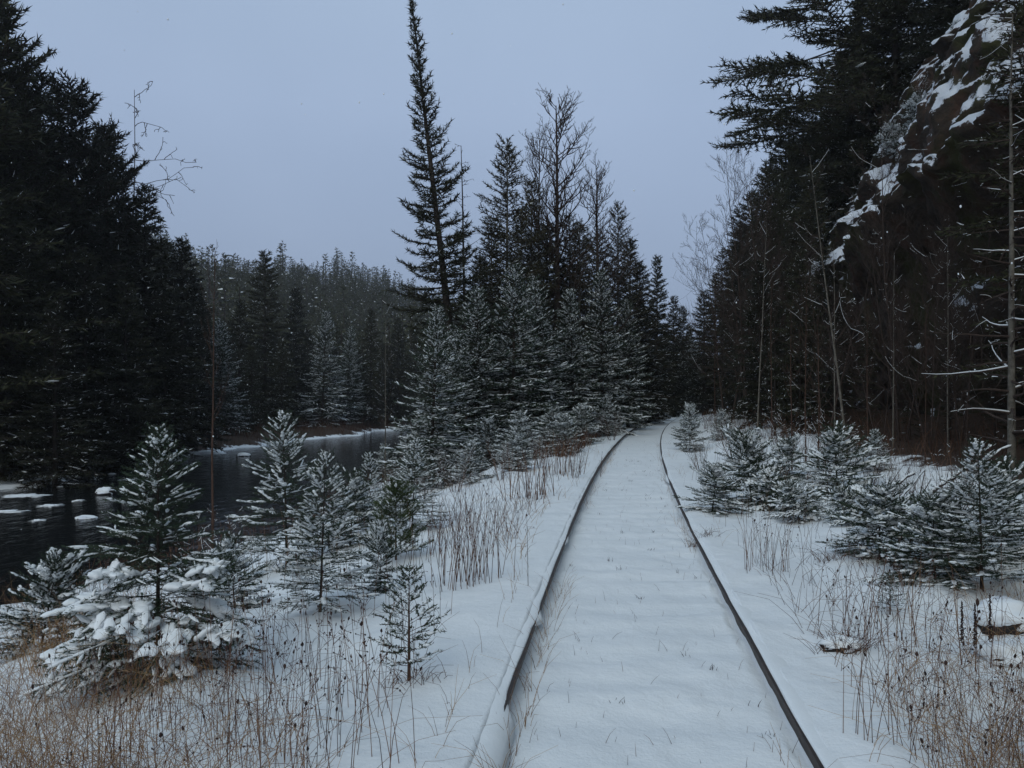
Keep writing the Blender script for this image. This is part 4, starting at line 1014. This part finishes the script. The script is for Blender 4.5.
log(892, 522, 955, 502, .028, 'snow topped fallen branch between the right hand shrubs', (.10, .30))
log(905, 528, 962, 512, .022, 'thinner fallen branch leaning above the other one', (.08, .28))
log(870, 548, 925, 500, .012, 'thin snowy stick lying across the sprawling spruce', (.1, .4))
log(925, 560, 1005, 520, .014, 'long thin snowy stick in front of the large right sapling', (.15, .45))
log(945, 500, 1010, 488, .02, 'snowy broken branch beside the grey trunked dead spruce', (.25, .55))
log(800, 500, 850, 512, .012, 'thin stick poking from the snow below the lumpy shrub', (.05, .22))
log(862, 512, 915, 500, .02, 'short fallen branch at the foot of the cliff trees', (.1, .35))

# ------------------------------------------------------------------ falling snow
rng = np.random.default_rng(9); mb = MB(); V2, F2 = ico(1)
for _ in range(280):
    d = rng.uniform(2.5, 22); px = rng.uniform(-60, 1084); py = rng.uniform(-40, 640)
    x = (px - 512) / F * d; z = EYE - (py - HZ) / F * d
    if z < float(ground(x, d)) + .05: continue
    mb.add(V2 * (.0022 + .0022 * rng.random()) * np.array([1, 1, rng.uniform(1, 1.6)]) + [x, d, z], F2)
tag(mb.build('snowfall', [M['snow']], smooth=True), 'sparse falling snowflakes', 'snowfall', kind='stuff')

# ------------------------------------------------------------------ air
mb = MB()
bx = np.array([[a, b, c] for a in (-360, 150) for b in (-20, 440) for c in (-5, 62)], float)
mb.add(bx, [[0, 1, 3, 2], [4, 6, 7, 5], [0, 4, 5, 1], [2, 3, 7, 6], [0, 2, 6, 4], [1, 5, 7, 3]])
m = bpy.data.materials.new('haze_air'); m.use_nodes = True; nt = m.node_tree; nt.nodes.clear()
o_ = nt.nodes.new('ShaderNodeOutputMaterial'); v_ = nt.nodes.new('ShaderNodeVolumePrincipled')
v_.inputs['Color'].default_value = (.92, .93, .98, 1); v_.inputs['Density'].default_value = .0004; v_.inputs['Anisotropy'].default_value = .2
nt.links.new(v_.outputs[0], o_.inputs['Volume'])
hz = mb.build('haze', [m]); hz['kind'] = 'stuff'

# ------------------------------------------------------------------ sky, sun, camera
sc = bpy.context.scene
w = bpy.data.worlds.new('World'); sc.world = w; w.use_nodes = True; nt = w.node_tree; nt.nodes.clear()
out = nt.nodes.new('ShaderNodeOutputWorld'); bg = nt.nodes.new('ShaderNodeBackground')
sky = nt.nodes.new('ShaderNodeTexSky'); sky.sky_type = 'NISHITA'; sky.sun_disc = False
SUN_EL, SUN_ROT = 38, 200
sky.sun_elevation = radians(SUN_EL); sky.sun_rotation = radians(SUN_ROT); sky.air_density = 1.0; sky.dust_density = 3; sky.ozone_density = 2
tc = nt.nodes.new('ShaderNodeTexCoord')
n = noise(nt, 1.6, 4, .55, tc.outputs['Generated'])
cloud = ramp(nt, n, [(.3, (4.06, 5.22, 7.3)), (.7, (4.75, 5.98, 8.15))])
mx = nt.nodes.new('ShaderNodeMix'); mx.data_type = 'RGBA'; mx.inputs[0].default_value = .88
nt.links.new(sky.outputs[0], mx.inputs[6]); nt.links.new(cloud, mx.inputs[7])
sp = nt.nodes.new('ShaderNodeSeparateXYZ'); nt.links.new(tc.outputs['Generated'], sp.inputs[0])
dk = ramp(nt, sp.outputs[2], [(0, (.60, .59, .61)), (.12, (.70, .70, .715)), (.32, (.86, .865, .87)), (1, (.93, 1, .92))])
mu = nt.nodes.new('ShaderNodeMix'); mu.data_type = 'RGBA'; mu.blend_type = 'MULTIPLY'; mu.inputs[0].default_value = 1
nt.links.new(mx.outputs[2], mu.inputs[6]); nt.links.new(dk, mu.inputs[7])
nt.links.new(mu.outputs[2], bg.inputs[0]); bg.inputs[1].default_value = .10
nt.links.new(bg.outputs[0], out.inputs[0])
sun = bpy.data.lights.new('sun', 'SUN'); sun.energy = .78; sun.angle = radians(40); sun.color = (.97, 1, .90)
so = bpy.data.objects.new('sun', sun); C.objects.link(so); so.location = (0, 0, 50)
so.rotation_euler = (radians(90 - SUN_EL), 0, radians(180 - SUN_ROT))

cam = bpy.data.cameras.new('camera'); co = bpy.data.objects.new('camera', cam); C.objects.link(co)
co.location = (0, 0, EYE); co.rotation_euler = (radians(90), 0, 0)
cam.sensor_width = 36; cam.lens = F / 1024 * 36; cam.shift_y = (HZ - 384) / 1024; cam.clip_end = 2000; cam.clip_start = .05
sc.camera = co
sc.view_settings.view_transform = 'Standard'; sc.view_settings.look = 'None'; sc.view_settings.gamma = 1; sc.view_settings.exposure = 0
sc.cycles.max_bounces = 6; sc.cycles.diffuse_bounces = 3; sc.cycles.glossy_bounces = 2; sc.cycles.volume_bounces = 0
